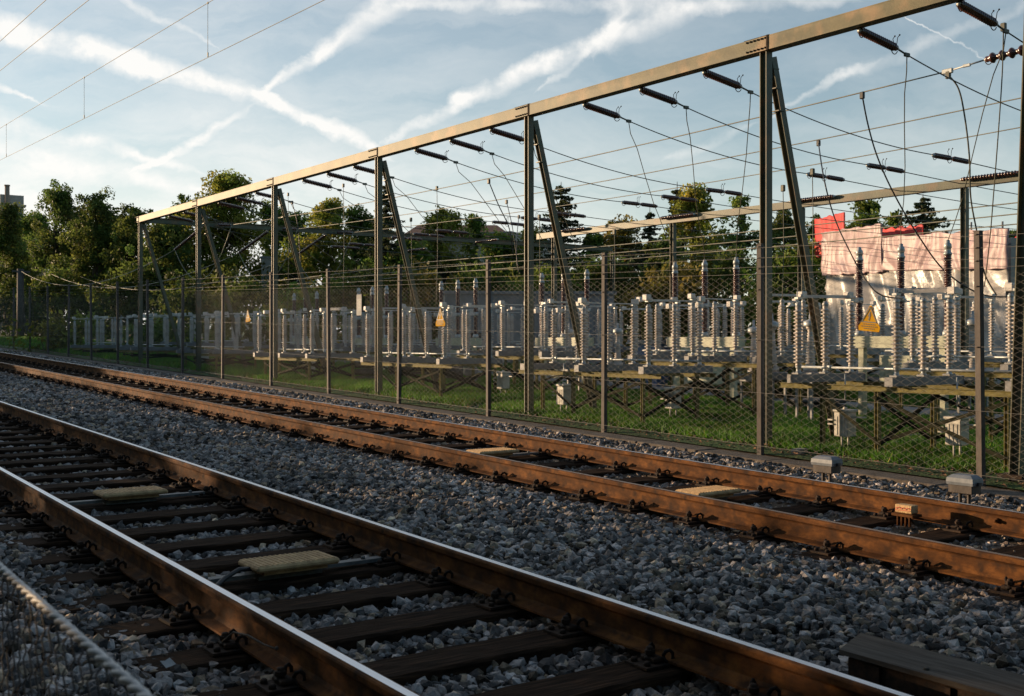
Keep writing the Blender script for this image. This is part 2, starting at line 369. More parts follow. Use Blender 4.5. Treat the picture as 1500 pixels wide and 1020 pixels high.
def sleepers(xa, xb, y0, dy, n, which, special):
    xc = (xa+xb)/2
    for k in range(n):
        y = y0+dy*k
        if k in special: lab = 'dark wooden sleeper carrying the '+special[k]
        else: lab = 'dark weathered wooden sleeper of the %s track, %s from the lower right end' % (which, ordn(k))
        o = link('sleeper', SLM[(k*5+(xa > 4)) % 6], None, (xc+random.uniform(-.02, .02), y, G*y-.19-.075), PI if k % 2 else 0)
        o.rotation_euler = (0, 0, (PI if k % 2 else 0)+random.uniform(-.008, .008)); tag(o, lab, 'sleeper', 'sleepers of the %s track' % which)
        o.rotation_euler[0] = math.atan(G)*(-1 if k % 2 else 1)
        for x in (xa, xb):
            for sg in (-1, 1):
                f = bpy.data.objects.new('rail_fastening', FM[sg]); COL.objects.link(f); f.parent = o
                Mw = Matrix.Translation((x, y, G*y)) @ Matrix.Rotation(random.uniform(-.05, .05), 4, 'Z')
                f.matrix_local = (Matrix.Translation(o.location) @ o.rotation_euler.to_matrix().to_4x4()).inverted() @ Mw
sleepers(2.05, 3.55, .68, .61, 33, 'near', {9: 'beige balise nearest the camera', 14: 'beige balise farther left on the near track'})
sleepers(6.22, 7.73, 2.3, .65, 64, 'far', {7: 'beige balise at the right of the far track', 12: 'beige balise in the middle of the far track'})

# ---------------------------------------------------------------- balises
def balise(x, y, lab, cable=True):
    z = G*y-.19; t = thing('balise', lab, 'balise', (x, y, z), group='balises lying between the rails')
    mb = MB(); mb.box((0, 0, .085), (.26, .15, .018), bev=.012)
    for i in range(15):
        mb.box((-.225+i*.032, 0, .1035), (.009, .135, .0035), bev=.002)
    mb.box((0, 0, .055), (.20, .10, .014))
    part('cover', mb, 'balise', t)
    mb = MB(); mb.bar((-.58, .02, .03), (.62, .02, .03), .07, .022)
    for sx in (-.5, .5): mb.lathe((sx, .02, .04), [(.014, 0), (.014, .018)], 6)
    mb.box((0, .02, .012), (.2, .05, .012)); part('mounting_bar', mb, 'strip_metal', t)
    if cable:
        mb = MB(); mb.tube([(-.24, -.03, .075), (-.33, -.05, .085), (-.43, -.08, .05), (-.52, -.16, .02), (-.62, -.30, -.02), (-.66, -.5, -.05)], .014, 8)
        part('cable', mb, 'black_cable', t)
balise(2.80, .68+.61*9, 'beige ribbed balise plate with black cable, nearest the camera', True)
balise(2.80, .68+.61*14, 'beige ribbed balise plate farther left on the near track', False)
balise(6.97, 2.3+.65*12, 'beige ribbed balise plate in the middle of the far track', False)
balise(6.97, 2.3+.65*7, 'beige ribbed balise plate at the right on the far track', False)

# ---------------------------------------------------------------- wheel sensor box on the far rail
p = Dp(1328, 748, 7.50); y = p.y; z0 = G*y
t = thing('wheel_sensor', 'small sunlit box with red writing clamped beside the farthest rail', 'sensor', (7.50, y, z0-.2))
mb = MB(); mb.box((0, 0, .132), (.042, .075, .032), bev=.006); part('housing', mb, 'balise', t)
mb = MB()
for i in range(7): mb.bar((-.048, .062-.02*i, .135+(.008 if i % 2 else -.004)), (-.048, .05-.02*i, .142), .0015, .007)
mb.bar((-.048, .07, .122), (-.048, -.06, .124), .0015, .004)
part('red_writing', mb, 'red_paint', t)
mb = MB(); mb.box((0, 0, .085), (.06, .095, .010), bev=.002)
for yy in (-.05, -.015, .02, .055): mb.lathe((-.03, yy, 0), [(.010, 0), (.010, .08)], 7)
mb.bar((.02, 0, .07), (.16, 0, .04), .08, .015); part('bracket', mb, 'rust', t)
# ---------------------------------------------------------------- cable guard beside rail B
t = thing('cable_guard', 'grey weathered plank cover over dark ribbed box beside the second rail, bottom right corner', 'cover', (4.0, 3.15, G*3.15-.2))
mb = MB()
mb.add([(-.15, -.12, .185), (.15, .0, .185), (.15, -.9, .178), (-.15, -.9, .178), (-.15, -.12, .165), (.15, .0, .165), (.15, -.9, .158), (-.15, -.9, .158)],
       [(0, 3, 2, 1), (4, 5, 6, 7), (0, 1, 5, 4), (3, 7, 6, 2), (0, 4, 7, 3), (1, 2, 6, 5)])
mb.box((0, -2.0, .168), (.155, 1.098, .011), bev=.003)
mb.lathe((-.1, -.5, .18), [(.012, 0), (.012, .01)], 6); mb.lathe((-.1, -1.2, .18), [(.012, 0), (.012, .01)], 6); mb.lathe((.08, -1.5, .18), [(.012, 0), (.012, .01)], 6)
part('plank', mb, 'plank_wood', t)
mb = MB(); mb.box((0, -1.6, .06), (.13, 1.45, .095))
for i in range(9): mb.box((-.138, -.3-.32*i, .06), (.006, .012, .09))
part('box', mb, 'clip_steel', t)

# loose things on the ballast
p0, p1 = Dp(345, 930, 1.93), Dp(410, 950, 1.99)
mb = MB(); mb.tube([p0+Vector((-.05, .03, -.03)), p0+Vector((-.01, .0, .012)), p0.lerp(p1, .35)+Vector((-.01, 0, .018)), p0.lerp(p1, .7)+Vector((-.01, 0, .0)), p1+Vector((-.015, 0, 0))], [.004, .005, .0045, .004, .003], 6)
mb.lathe(p1+Vector((-.015, 0, -.006)), [(.004, 0), (.009, .005), (.007, .014), (.002, .018)], 7)
solo('twig', mb, 'bark', 'bent dry twig leaning against the nearest rail', 'twig')
q = Gp(246, 972, -.16); R_ = Matrix.Rotation(.5, 3, 'Z') @ Matrix.Rotation(.5, 3, 'X'); mb = MB()
mb.add([q+R_ @ Vector(v) for v in ((-.03, -.02, 0), (.0, -.024, .004), (.032, -.018, 0), (.03, .022, .006), (0, .02, .0), (-.028, .024, .005))], [(0, 1, 4, 5), (1, 2, 3, 4)])
o = solo('paper_scrap', mb, 'sign_white', 'small folded scrap of paper on the ballast left of the nearest rail', 'scrap'); md = o.modifiers.new('t', 'SOLIDIFY'); md.thickness = .001
p = Dp(1460, 764, 7.71); mb = MB(); mb.lathe((7.72, p.y, G*p.y-.085), [(.020, 0), (.020, .012), (.012, .014), (.012, .035), (.004, .038)], 8, axis=(-1, 0, 0))
solo('rail_bolt', mb, 'rust', 'rusty bolt head on the web of the farthest rail near the right edge', 'bolt')
def clods():
    n = 160; X = RNG.uniform(.9, 8.2, n); Y = 1+16*RNG.random(n)**1.3; a = RNG.uniform(0, 2*PI, n); s_ = RNG.uniform(.014, .03, n)
    Z = ballast_z(X)+G*Y+.034; c, sn = np.cos(a)*s_, np.sin(a)*s_
    V = np.stack([np.stack([X-c, Y-sn, Z], 1), np.stack([X+sn*.6, Y-c*.6, Z+.012], 1), np.stack([X+c, Y+sn, Z+.003], 1), np.stack([X-sn*.6, Y+c*.6, Z+.010], 1)], 1)
    o = link('dry_leaves', numpy_mesh('dry_leaves', V.reshape(-1, 3), np.arange(n*4).reshape(-1, 4), 'leaf_litter', np.ones((n*4, 3))*1.2)); tag(o, 'scattered dry brown leaves on the ballast', 'leaves', kind='stuff')
clods()
# ---------------------------------------------------------------- cable trough with lids
mb = MB(); y = 2.0
while y < 62:
    mb.box((9.14, y+.5, G*(y+.5)-.115+random.uniform(-.004, .004)), (.17+random.uniform(-.006, .006), .494, .022), bev=.008,
           R=Matrix.Rotation(math.atan(G), 3, 'X') @ Matrix.Rotation(random.uniform(-.008, .008), 3, 'Z')); y += 1.0
t = thing('cable_trough', 'long low concrete cable trough between the farthest rail and the fence', 'trough', (9.14, 2, gz(2, -.2)))
part('lid_row', mb, 'concrete', t, world=True)
mb = MB()
for sx in (-.14, .14): mb.bar((9.14+sx, 2, G*2-.23), (9.14+sx, 62, G*62-.23), .04, .18)
part('trough_wall', mb, 'concrete', t, world=True)
# leaf litter strip + weeds stuff
def litter():
    n = 5200; X = RNG.normal(9.55, .25, n); Y = 4+40*RNG.random(n)**1.5
    k = (X > 9.15) & (X < 10.4); X = X[k]; Y = Y[k]; n = len(X)
    a = RNG.uniform(0, PI, n); s = RNG.uniform(.012, .03, n); Z = G*Y-.055+RNG.uniform(0, .02, n)
    c, sn = np.cos(a)*s, np.sin(a)*s; q = RNG.uniform(-.4, .8, n)*s
    V = np.stack([np.stack([X-c, Y-sn, Z], 1), np.stack([X+sn*.6, Y-c*.6, Z+q], 1), np.stack([X+c, Y+sn, Z], 1), np.stack([X-sn*.6, Y+c*.6, Z+q*.4], 1)], 1)
    tn = np.repeat(RNG.uniform(.4, 1.5, (n, 1))*np.array([[1, 1, 1]]), 4, 0)
    o = link('leaf_litter', numpy_mesh('leaf_litter', V.reshape(-1, 3), np.arange(n*4).reshape(-1, 4), 'leaf_litter', tn))
    tag(o, 'brown fallen leaves lying along the foot of the fence', 'leaves', kind='stuff')
litter()
def grass(name, x0, x1, y0, y1, dens, h, lab):
    n = int((x1-x0)*(y1-y0)*dens); X = RNG.uniform(x0, x1, n); Y = RNG.uniform(y0, y1, n)
    k = visible(X, Y, 1.0) & ~((X > 14.9) & (X < 16.6)); X = X[k]; Y = Y[k]
    pn = np.array([noise.noise(Vector((x*.9, y*.9, 0)))+.5*noise.noise(Vector((x*3, y*3, 5))) for x, y in zip(X, Y)])
    edge = np.clip((X-x0)/.5, 0, 1); k = pn > -.45+RNG.uniform(0, .6, len(X))*(1-edge*.75)-.2*edge; X = X[k]; Y = Y[k]; pn = pn[k]; n = len(X)
    hh = h*RNG.uniform(.5, 1.5, n)*(1+.7*pn); a = RNG.uniform(0, 2*PI, n); w = .004+.004*RNG.random(n)+.0003*np.hypot(X, Y)
    l = hh*RNG.uniform(-.8, .8, n); l2 = hh*RNG.uniform(-.8, .8, n); Z = G*Y-.075
    ca, sa = np.cos(a)*w, np.sin(a)*w
    V = np.stack([np.stack([X-ca, Y-sa, Z], 1), np.stack([X+ca, Y+sa, Z], 1), np.stack([X+l, Y+l2, Z+hh], 1)], 1)
    b = RNG.uniform(.6, 1.3, n)*(1+.5*pn); dry = (RNG.random(n) < .07+.16*(pn < -.1)); tn = np.stack([b*(1+1.1*dry), b*(1-.05*dry), b], 1)
    o = link(name, numpy_mesh(name, V.reshape(-1, 3), np.arange(n*3).reshape(-1, 3), 'grass_blade', np.repeat(tn, 3, 0)))
    tag(o, lab, 'grass', kind='stuff')
grass('grass', 9.75, 14.9, 2.5, 24, 2600, .075, 'short green lawn grass under the switchgear frames near the camera')
grass('distant_grass', 9.75, 20.5, 24, 60, 500, .10, 'green grass growing under the switchgear far to the left')
grass('verge_grass', 16.6, 20.5, 3, 24, 700, .13, 'green verge grass beyond the gravel path')

# ---------------------------------------------------------------- fence
FX = 9.4
t = thing('chain_link_fence', 'tall grey chain-link fence with wire strands along the substation', 'fence', (FX, 0, 0))
PY = [3.2+2.63*k for k in range(0, 24)]
PY = [5.83-2.63+2.63*k for k in range(24)]
base_post = MB(); base_post.box((0, 0, 1.05), (.027, .032, 1.2), bev=.004)
base_post.box((0, 0, 2.252), (.03, .035, .004))
for z_ in (1.98, 2.1, 2.22, 1.75, 1.2): base_post.tube([(-.034, -.02, z_), (-.034, .02, z_)], .006, 5)
pm = base_post.mesh('fence_post', ['post_metal'])
for y in PY:
    o = bpy.data.objects.new('fence_post', pm); COL.objects.link(o); o.parent = t; o.location = (random.uniform(-.01, .01), y, gz(y, -.05)); o.rotation_euler = (random.uniform(-.008, .008), random.uniform(-.008, .008), random.uniform(-.1, .1))
ymax = 62.0; c = .068; top = 1.92; bot = .02
def chain(xf, y0, y1, b, tp, c, r, zfun, bulge=.012):
    """zigzag wires forming diamonds; every vertical wire zigzags half a cell either side"""
    Vs = []; Fs = []; off = 0
    nz = int((tp-b)/(c/2)); zs = b+np.arange(nz+1)*(c/2)
    ks = np.arange(y0, y1, c/1.0)
    K = len(ks); n = nz+1
    sgn = np.where(np.arange(n) % 2 == 0, 1, -1)
    alt = np.where(np.arange(K) % 2 == 0, 1, -1)[:, None]
    yy = ks[:, None]+alt*sgn[None]*c/2*1.03
    xx = xf+alt*sgn[None]*.003+np.array([[bulge*noise.noise(Vector((k*.7, z*2, 3))) for z in zs] for k in ks])
    zz = zs[None]+G*ks[:, None]+zfun+np.array([[.01*noise.noise(Vector((k*.9, z*1.5, 9))) for z in zs] for k in ks])
    P = np.stack([np.broadcast_to(xx, yy.shape), yy, zz], 2)      # K,n,3
    ang = [0, 2*PI/3, 4*PI/3]
    ring = np.array([[math.cos(a)*r, math.sin(a)*r*1.2, 0] for a in ang])
    V = (P[:, :, None, :]+ring[None, None]).reshape(-1, 3)
    base = (np.arange(K)[:, None]*n+np.arange(n-1)[None])*3
    fs = []
    for j in range(3):
        j2 = (j+1) % 3; fs.append(np.stack([base+j, base+j2, base+3+j2, base+3+j], 2).reshape(-1, 4))
    return V, np.concatenate(fs)
V, Fq = chain(0, 1.2, ymax, bot, top, c, .0016, -.05)
o = link('wire_mesh', numpy_mesh('wire_mesh', V, Fq, 'mesh_wire', smooth=True), t)
mb = MB()
for z_ in (1.92, 1.2, .62, .04): mb.tube([(-.03, 1.2+i*2.63/2, gz(1.2+i*2.63/2, z_-.05)+(.004 if i % 2 else 0)) for i in range(47)], .0022, 4)
part('tension_wire', mb, 'mesh_wire', t)
for z_ in (2.0, 2.1, 2.21):
    mb = MB(); mb.tube([(-.034, 1.2+i*2.63/2, gz(1.2+i*2.63/2, z_-.05)+(-.006 if i % 2 else 0)) for i in range(47)], .0021, 4)
    yb = 1.4
    while yb < 30:
        q = gz(yb, z_-.05); mb.tube([(-.034, yb-.008, q-.012), (-.03, yb+.008, q+.012)], .0012, 3); mb.tube([(-.04, yb+.008, q-.011), (-.03, yb-.006, q+.012)], .0012, 3); yb += .17
    part('barbed_strand', mb, 'mesh_wire', t)
# foreground mesh fence, near the camera
t = thing('foreground_fence', 'blurred low chain-link mesh with twisted top selvage in the bottom left corner', 'fence', (.5, 0, 0))
V, Fq = chain(0, .2, 4.2, .0, .98, .05, .0021, -.17, .008)
link('wire_mesh', numpy_mesh('wire_mesh', V, Fq, 'post_metal', smooth=True), t)
mb = MB()
for ph in (0, PI):
    mb.tube([(.004*math.cos(i*.9+ph), .2+i*.012, G*(.2+i*.012)+.815+.004*math.sin(i*.9+ph)) for i in range(334)], .0058, 6)
for i in range(77):
    yq = .2+i*.052; mb.tube([(-.004, yq-.010, .805+G*yq), (.003, yq, .824+G*yq), (.004, yq+.010, .805+G*yq)], .0018, 4)
part('top_selvage', mb, 'contact', t)
mb = MB()
for yq in (.1, 4.3): mb.tube([(.02, yq, -.35), (.02, yq, .84)], .019, 10)
part('post', mb, 'galv', t)

# ---------------------------------------------------------------- warning signs
def warn_sign(px, py, h, lab, tilt=.0):
    p = Dp(px, py, FX-.045); s = h; t = thing('warning_sign', lab, 'sign', p, group='yellow warning triangles on the fence')
    t.rotation_euler = (tilt, 0, 0)
    w = .46*s; X = -.0
    def q(y_, z_): return (X, y_, z_)       # +Y is to the left in the picture
    mb = MB(); mb.poly([q(w*1.05, -.5*s), q(w*1.12, -.32*s), q(w*.86, -.16*s), q(.04*s, .52*s), q(-.04*s, .52*s), q(-w*.86, -.16*s), q(-w*1.12, -.32*s), q(-w*1.05, -.5*s)][::-1], .004, (-1, 0, 0))
    part('plate', mb, 'sign_yellow', t)
    mb = MB()
    def ln(a, b, wd): mb.bar((-.0035, *a), (-.0035, *b), .002, wd*s, up=(0, b[1]-a[1] or .001, -(b[0]-a[0]) or .001))
    for a, b in (((.78*w, -.14*s), (0, .46*s)), ((0, .46*s), (-.78*w, -.14*s)), ((-.8*w, -.14*s), (.8*w, -.14*s))):
        mb.bar((-.0035, *a), (-.0035, *b), .045*s, .002, up=(1, 0, 0))
    part('border', mb, 'sign_black', t)
    mb = MB()
    mb.poly([(-.003, .02*s, .26*s), (-.003, .10*s, .08*s), (-.003, .02*s, .11*s), (-.003, .05*s, -.0*s), (-.003, .08*s, .0*s), (-.003, .03*s, -.09*s), (-.003, -.03*s, .02*s), (-.003, .005*s, .015*s), (-.003, -.06*s, .17*s), (-.003, .0, .13*s), (-.003, -.03*s, .27*s)], .002, (-1, 0, 0))
    for r_, (n1, l1) in enumerate(((7, .30), (9, .40), (6, .26))):
        for i in range(n1):
            yy = (i-(n1-1)/2)*2*l1*s/n1; zz = -.23*s-.085*s*r_
            mb.bar((-.0035, yy-.06*s*.4, zz), (-.0035, yy+.06*s*.4, zz), .035*s, .002, up=(1, 0, 0))
    part('bolt_symbol', mb, 'sign_black', t)
warn_sign(1274, 467, .25, 'yellow triangular high voltage sign hanging on the fence at the right', .09)
warn_sign(645, 465, .28, 'yellow triangular high voltage sign on the middle of the fence', 0)
warn_sign(363, 463, .25, 'yellow triangular high voltage sign on the left part of the fence', -.06)
p = Dp(526, 447, FX-.04); t = thing('notice_plate', 'small upright white notice plate wired to the fence left of centre', 'sign', p)
mb = MB(); mb.box((0, 0, 0), (.002, .095, .185), bev=.001); part('plate', mb, 'sign_white', t)
mb = MB()
for yy, zz in ((-.08, .17), (.08, .17), (-.08, -.17), (.08, -.17)): mb.lathe((-.002, yy, zz), [(.006, 0), (.004, .004)], 6, axis=(-1, 0, 0))
for k in range(4): mb.bar((-.003, -.06, .08-.05*k), (-.003, .06, .08-.05*k), .012, .001, up=(1, 0, 0))
part('screw', mb, 'galv', t)

# ---------------------------------------------------------------- gantries
BT, BB = 4.80, 4.64
GX = 9.8; GY = [4.2+4.53*k for k in range(7)]
def H_col(mb, x, y, zb, zt, w=.13, h=.13): mb.ibeam((x, y, zb), (x, y, zt), w, h, .010, up=(0, 1, 0))
t = thing('steel_gantry', 'long olive steel gantry with raking legs along the fence and a far cross beam', 'gantry', (GX, GY[0], gz(GY[0], -.1)))
mb = MB()
for a, b in zip(GY, GY[1:]): pass
mb.ibeam((GX, GY[0]-.1, (BT+BB)/2), (GX, GY[-1]+.1, (BT+BB)/2), .15, .16, .012)
mb.bar((GX-.07, GY[0]-.1, (BT+BB)/2), (GX-.07, GY[-1]+.1, (BT+BB)/2), .008, .135)
part('longitudinal_beam', mb, 'beam_paint', t, world=True)
mb = MB(); mb.ibeam((GX+.08, GY[-1], 4.72), (27.0, GY[-1], 4.72), .14, .15, .012); part('cross_beam', mb, 'green_paint', t, world=True)
mb = MB(); mb.ibeam((GX+.08, GY[0], 4.72), (17.2, GY[0], 4.72), .14, .15, .012); part('cross_beam', mb, 'green_paint', t, world=True)
mb = MB(); H_col(mb, 27.0, GY[-1], gz(GY[-1], -.2), 4.64); part('column', mb, 'green_paint', t, world=True)
mb = MB(); H_col(mb, 17.2, GY[0], gz(GY[0], -.2), 4.64); part('column', mb, 'green_paint', t, world=True)
for k, y in enumerate(GY):
    mb = MB(); H_col(mb, GX, y, gz(y, -.15), BB, .10, .10); part('column', mb, 'green_paint', t, world=True)
    mb = MB(); zb = gz(y, -.1); mb.ibeam((GX+.09, y-.0, BB-.05), (11.05, y-.0, zb), .085, .085, .008, up=(0, 1, 0))
    for q in (.08, .3, .55): mb.box((GX+.1+.2*q, y, BB-.1-q), (.05, .05, .006))
    part('raking_leg', mb, 'green_paint', t, world=True)
    mb = MB()
    for i in range(6):
        for z_ in (BT-.025, BB+.025):
            mb.lathe((GX-.076, y-.06+.055*i+.0, z_), [(.012, 0), (.012, .012), (.006, .016)], 6, axis=(-1, 0, 0))
    mb.box((GX-.079, y-.085, (BT+BB)/2), (.005, .012, .085)); mb.box((GX, y+.08, BT+.003), (.07, .19, .005))
    part('splice_bolts', mb, 'clip_steel', t, world=True)
# back gantry
t = thing('back_gantry', 'low steel gantry with pale olive beam crossing behind, on slim columns at the right', 'gantry', (17.0, 6, gz(6, -.1)))
mb = MB(); HB = CZ+2.62; mb.ibeam((17, 1.5, HB), (17, 22.6, HB), .13, .14, .011); mb.bar((17-.06, 1.5, HB), (17-.06, 22.6, HB), .008, .116); part('longitudinal_beam', mb, 'green_paint', t, world=True)
for px in (1413, 1174, 986, 812):
    mb = MB(); y = S(px, 17.0); H_col(mb, 17.0, y, gz(y, -.15), HB-.08, .10, .10); part('column', mb, 'green_paint', t, world=True)
# leaning mast at right edge
t = thing('steel_mast', 'dark steel mast with orange sunlit edge cut by the right picture border', 'mast', (9.75, S(1489, 9.75), gz(5, -.15)))
b0 = Dp(1489, 700, 9.75); b1 = Dp(1508, 150, 9.75); b2 = b0+(b1-b0)*1.5
mb = MB(); mb.ibeam(b0-Vector((0, 0, .1)), b2, .105, .105, .01, up=(0, 1, 0)); part('column', mb, 'green_paint', t, world=True)
mb = MB(); mb.box(b0+Vector((0, 0, .02)), (.12, .12, .015)); part('base_plate', mb, 'clip_steel', t, world=True)

# ---------------------------------------------------------------- wires and insulators
def sag(a, b, dz, n=14):
    a, b = Vector(a), Vector(b); return [a.lerp(b, i/n)-Vector((0, 0, 4*dz*(i/n)*(1-i/n))) for i in range(n+1)]
def wire(pts, r, m, label, cat='wire', group='conductors of the substation', name='conductor'):
    mb = MB(); mb.tube(pts, r, 5); return solo(name, mb, m, label, cat, group)
def shed_profile(L, r0, r1, n):
    pr = [(r0*1.2, 0), (r0*1.2, .02)]
    for i in range(n):
        z = .03+(L-.06)*(i+.5)/n; h = (L-.06)/n
        pr += [(r0, z-h*.42), (r1, z-h*.16), (r1*.99, z), (r0*1.05, z+h*.22)]
    pr += [(r0*1.2, L-.02), (r0*1.2, L)]
    return pr
def rod_insulator(a, b, label, horns=True, r0=.028, r1=.047, group='brown strain insulators on the gantry', nsh=16):
    a, b = Vector(a), Vector(b); d = (b-a).normalized(); L = (b-a).length
    t = thing('strain_insulator', label, 'insulator', a, group=group)
    mb = MB(); mb.lathe(a, shed_profile(L, r0, r1, nsh), 10, axis=d); part('porcelain_rod', mb, 'brown_porcelain', t, world=True)
    mb = MB(); mb.lathe(a-d*.02, [(.02, 0), (.03, .03)], 8, axis=d); part('end_cap', mb, 'cap_metal', t, world=True); mb = MB(); mb.lathe(b, [(.03, -.02), (.014, .04)], 8, axis=d); part('end_cap', mb, 'cap_metal', t, world=True)
    if horns:
        sd = d.cross(Vector((0, 0, 1))).normalized(); u = sd.cross(d)
        for s2 in (-1, 1):
            mb = MB(); mb.tube([b, b+u*.05+sd*.02*s2-d*.02, b+u*.10+sd*.03*s2-d*.03, b+u*.14+sd*.03*s2+d*.0], .004, 5)
            mb.lathe(b+u*.14+sd*.03*s2, [(.003, -.009), (.009, -.004), (.009, .004), (.003, .009)], 6); part('arcing_horn', mb, 'clip_steel', t, world=True)
        mb = MB(); mb.tube([b+(-u*math.cos(x)*.075+d*(.06*math.sin(x)-.03)) for x in [-1.2+.34*i for i in range(8)]], .005, 5); part('arcing_ring', mb, 'clip_steel', t, world=True)
        mb = MB(); mb.tube([a+(-u*math.cos(x)*.065+d*(.05*math.sin(x)+.03)) for x in [-1.2+.34*i for i in range(8)]], .005, 5); part('arcing_ring', mb, 'clip_steel', t, world=True)
    return t
TR = [[5.2, 6.33, 7.48], [9.74, 10.88, 12.03], [14.3, 15.45, 16.56], [18.8, 19.9, 21.0], [23.4, 24.5, 25.6], [28.0, 29.1]]
BRX = 14.0
BR = [[9.18, 9.93, 10.65], [13.12, 13.85, 14.58], [17.04, 17.77, 18.5], [20.95, 21.68, 22.4], [25.0, 25.75, 26.5], [29.0, 29.75, 30.5]]
BCAP = 2.74
wn = 0
for gi, g in enumerate(TR):
    for j, s in enumerate(g):
        w0 = ordn(wn); wn += 1
        a = Vector((GX+.04, s, BB-.03)); b = Vector((GX+.66, s, 4.52))
        rod_insulator(a, b, 'dark brown rod insulator under the front gantry beam, %s from the right' % w0)
        c0 = Vector((GX+.85, s, 4.475)); e = Vector((14.5, s, 4.06))
        mb = MB(); mb.tube([b, c0], .011, 6); mb.box(c0, (.045, .014, .022), bev=.006); mb.tube(sag(c0, e, .10), .0075, 5)
        mb.tube(sag((15.4, s, 4.03), (27, s, 4.0), .12), .0075, 5)
        solo('conductor', mb, 'copper_wire', 'stranded cross conductor running back from the %s gantry insulator' % w0, 'wire', 'cross conductors', origin=c0)
        t = rod_insulator((14.5, s, 4.055), (14.93, s, 4.05), 'twin brown insulator in mid span behind, on the %s cross conductor' % w0, r0=.024, r1=.04, group='mid span insulators', nsh=10)
        mb = MB(); mb.lathe((14.98, s, 4.05), shed_profile(.42, .024, .04, 10), 10, axis=(1, 0, -.03)); part('porcelain_rod', mb, 'brown_porcelain', t, world=True)
        # dropper down to the breaker row
        if gi < 6 and j < len(BR[gi]):
            k = BR[max(gi, 0)][j] if gi < len(BR) else s
            if gi == 0: tgt = Vector((BRX, BR[0][max(j-1, 0)], BCAP)) if j else None
            else: tgt = Vector((BRX, BR[gi][j], BCAP))
            if gi == 1: tgt = Vector((BRX, BR[1][j], BCAP))
            if tgt is None: continue
            pts = [c0+Vector((0, 0, -.01)), c0.lerp(tgt, .03)+Vector((0, 0, -.10))]
            for q in (.15, .3, .5, .7, .85): pts.append(c0.lerp(tgt, q)+Vector((.02*math.sin(9*q+s), .03*math.sin(7*q+s), -.05*math.sin(q*PI))))
            pts.append(tgt); wire(pts, .006, 'copper_wire', 'thin dropper cable hanging from the %s cross conductor' % w0, 'cable', 'droppers from the cross conductors', 'dropper_cable')
# bus conductors along the yard
for i, (d, lab) in enumerate(((12.0, 'nearest'), (14.0, 'middle'), (15.8, 'farthest'))):
    L0 = Vector((d, GY[-1]-.1, 4.70)); L1 = Vector((d, GY[-1]-1.05, 4.62))
    rod_insulator(L0, L1, 'dark insulator on the far cross beam holding the %s bus conductor' % lab, group='insulators on the cross beam', nsh=22)
    yr = {12.0: 7.87, 14.0: 7.2, 15.8: 7.2}[d]
    R0 = Vector((d, yr, 4.56))
    wire(sag(L1, R0, .17, 24), .0085, 'bright_wire', '%s of the three long bus conductors sloping down to the left' % lab, group='bus conductors')
    R1 = Vector((d, yr-.5, 4.60)); R2 = Vector((d, 5.2, 4.66))
    t = rod_insulator(R1, R2, 'ribbed dark insulator string at the right end of the %s bus conductor' % lab, group='end insulators of the bus conductors', r0=.03, r1=.062, nsh=18)
    mb = MB(); mb.tube([R0, R1], .01, 6); mb.box(R0, (.02, .07, .03), bev=.008); mb.box(R0.lerp(R1, .5), (.014, .05, .018), bev=.006); part('link', mb, 'cap_metal', t, world=True)
    mb = MB(); mb.tube([R2, (d, GY[0]+.08, 4.7)], .012, 6); part('link', mb, 'cap_metal', t, world=True)
# outgoing lines beyond the cross beam and jumper loops
PL = W(30, 397, 58)
for i, (px0, py0, lab) in enumerate(((290, 335, 'nearest'), (378, 343, 'middle'), (462, 350, 'farthest'))):
    a = Vector((Dp(px0+10, 333, 12)[0] if 0 else [11.6, 13.6, 15.5][i], GY[-1]+.1, 4.62)); b = a+Vector((-.25, 1.6, -.55))
    rod_insulator(a, b, 'slanting dark insulator below the far cross beam for the %s outgoing line' % lab, group='insulators of the outgoing lines', nsh=24)
    e = PL+Vector((i*1.5, 0, -.1*i)); wire(sag(b, e, .9, 18), .011, 'bright_wire', '%s outgoing line sagging from the cross beam to the left pole' % lab, group='outgoing lines')
    c1 = Vector(([12.0, 14.0, 15.8][i], GY[-1]-1.1, 4.6)); wire(sag(b, c1, 1.2, 14), .011, 'bright_wire', 'hanging jumper loop under the cross beam at the %s bus conductor' % lab, 'cable', 'jumper loops', 'jumper_cable')
for i, (H, lab) in enumerate(((2.70, 'upper'), (2.49, 'middle'), (2.30, 'lower'))):
    wire(sag((20, 2, CZ+H), (20, 33, CZ+H), .12, 20)+sag((20, 33, CZ+H), (20, 60, CZ+H), .1, 12)[1:], .012, 'bright_wire', '%s of three distant level wires behind the back gantry' % lab, group='distant level wires')
for i in range(7):
    y = 7.2+i*3.6; rod_insulator((16.86, y, HB+.05), (16.86, y-1.0, HB+.045), 'dark red insulator lying along the back gantry beam, %s from the right' % ordn(i), horns=False, group='insulators along the back gantry', r0=.025, r1=.04, nsh=18)
# down leads with clamps
def lead(pts, r, m, label, clamp=True):
    mb = MB()
    P = [Vector(p) for p in pts]; Q = []
    for i in range(len(P)-1):
        p0 = P[max(i-1, 0)]; p1 = P[i]; p2 = P[i+1]; p3 = P[min(i+2, len(P)-1)]
        for k in range(6):
            u = k/6; Q.append(.5*((2*p1)+(p2-p0)*u+(2*p0-5*p1+4*p2-p3)*u*u+(3*p1-p0-3*p2+p3)*u**3))
    Q.append(P[-1]); mb.tube(Q, r, 6)
    if clamp: mb.box(P[0], (.022, .03, .045), bev=.008)
    solo('down_lead', mb, m, label, 'cable', 'down leads', origin=P[-1])
def Zp(px, py, Z): return W(px, py, Z)
lead([Dp(1263, 140, 12), Zp(1272, 185, 14.6), Zp(1286, 232, 14.8), Zp(1310, 285, 15), Zp(1345, 345, 15.4), Zp(1385, 398, 15.8), Zp(1440, 432, 16), Zp(1500, 434, 16.4)], .011, 'black_cable', 'thick black cable sweeping right and down from the nearest bus conductor')
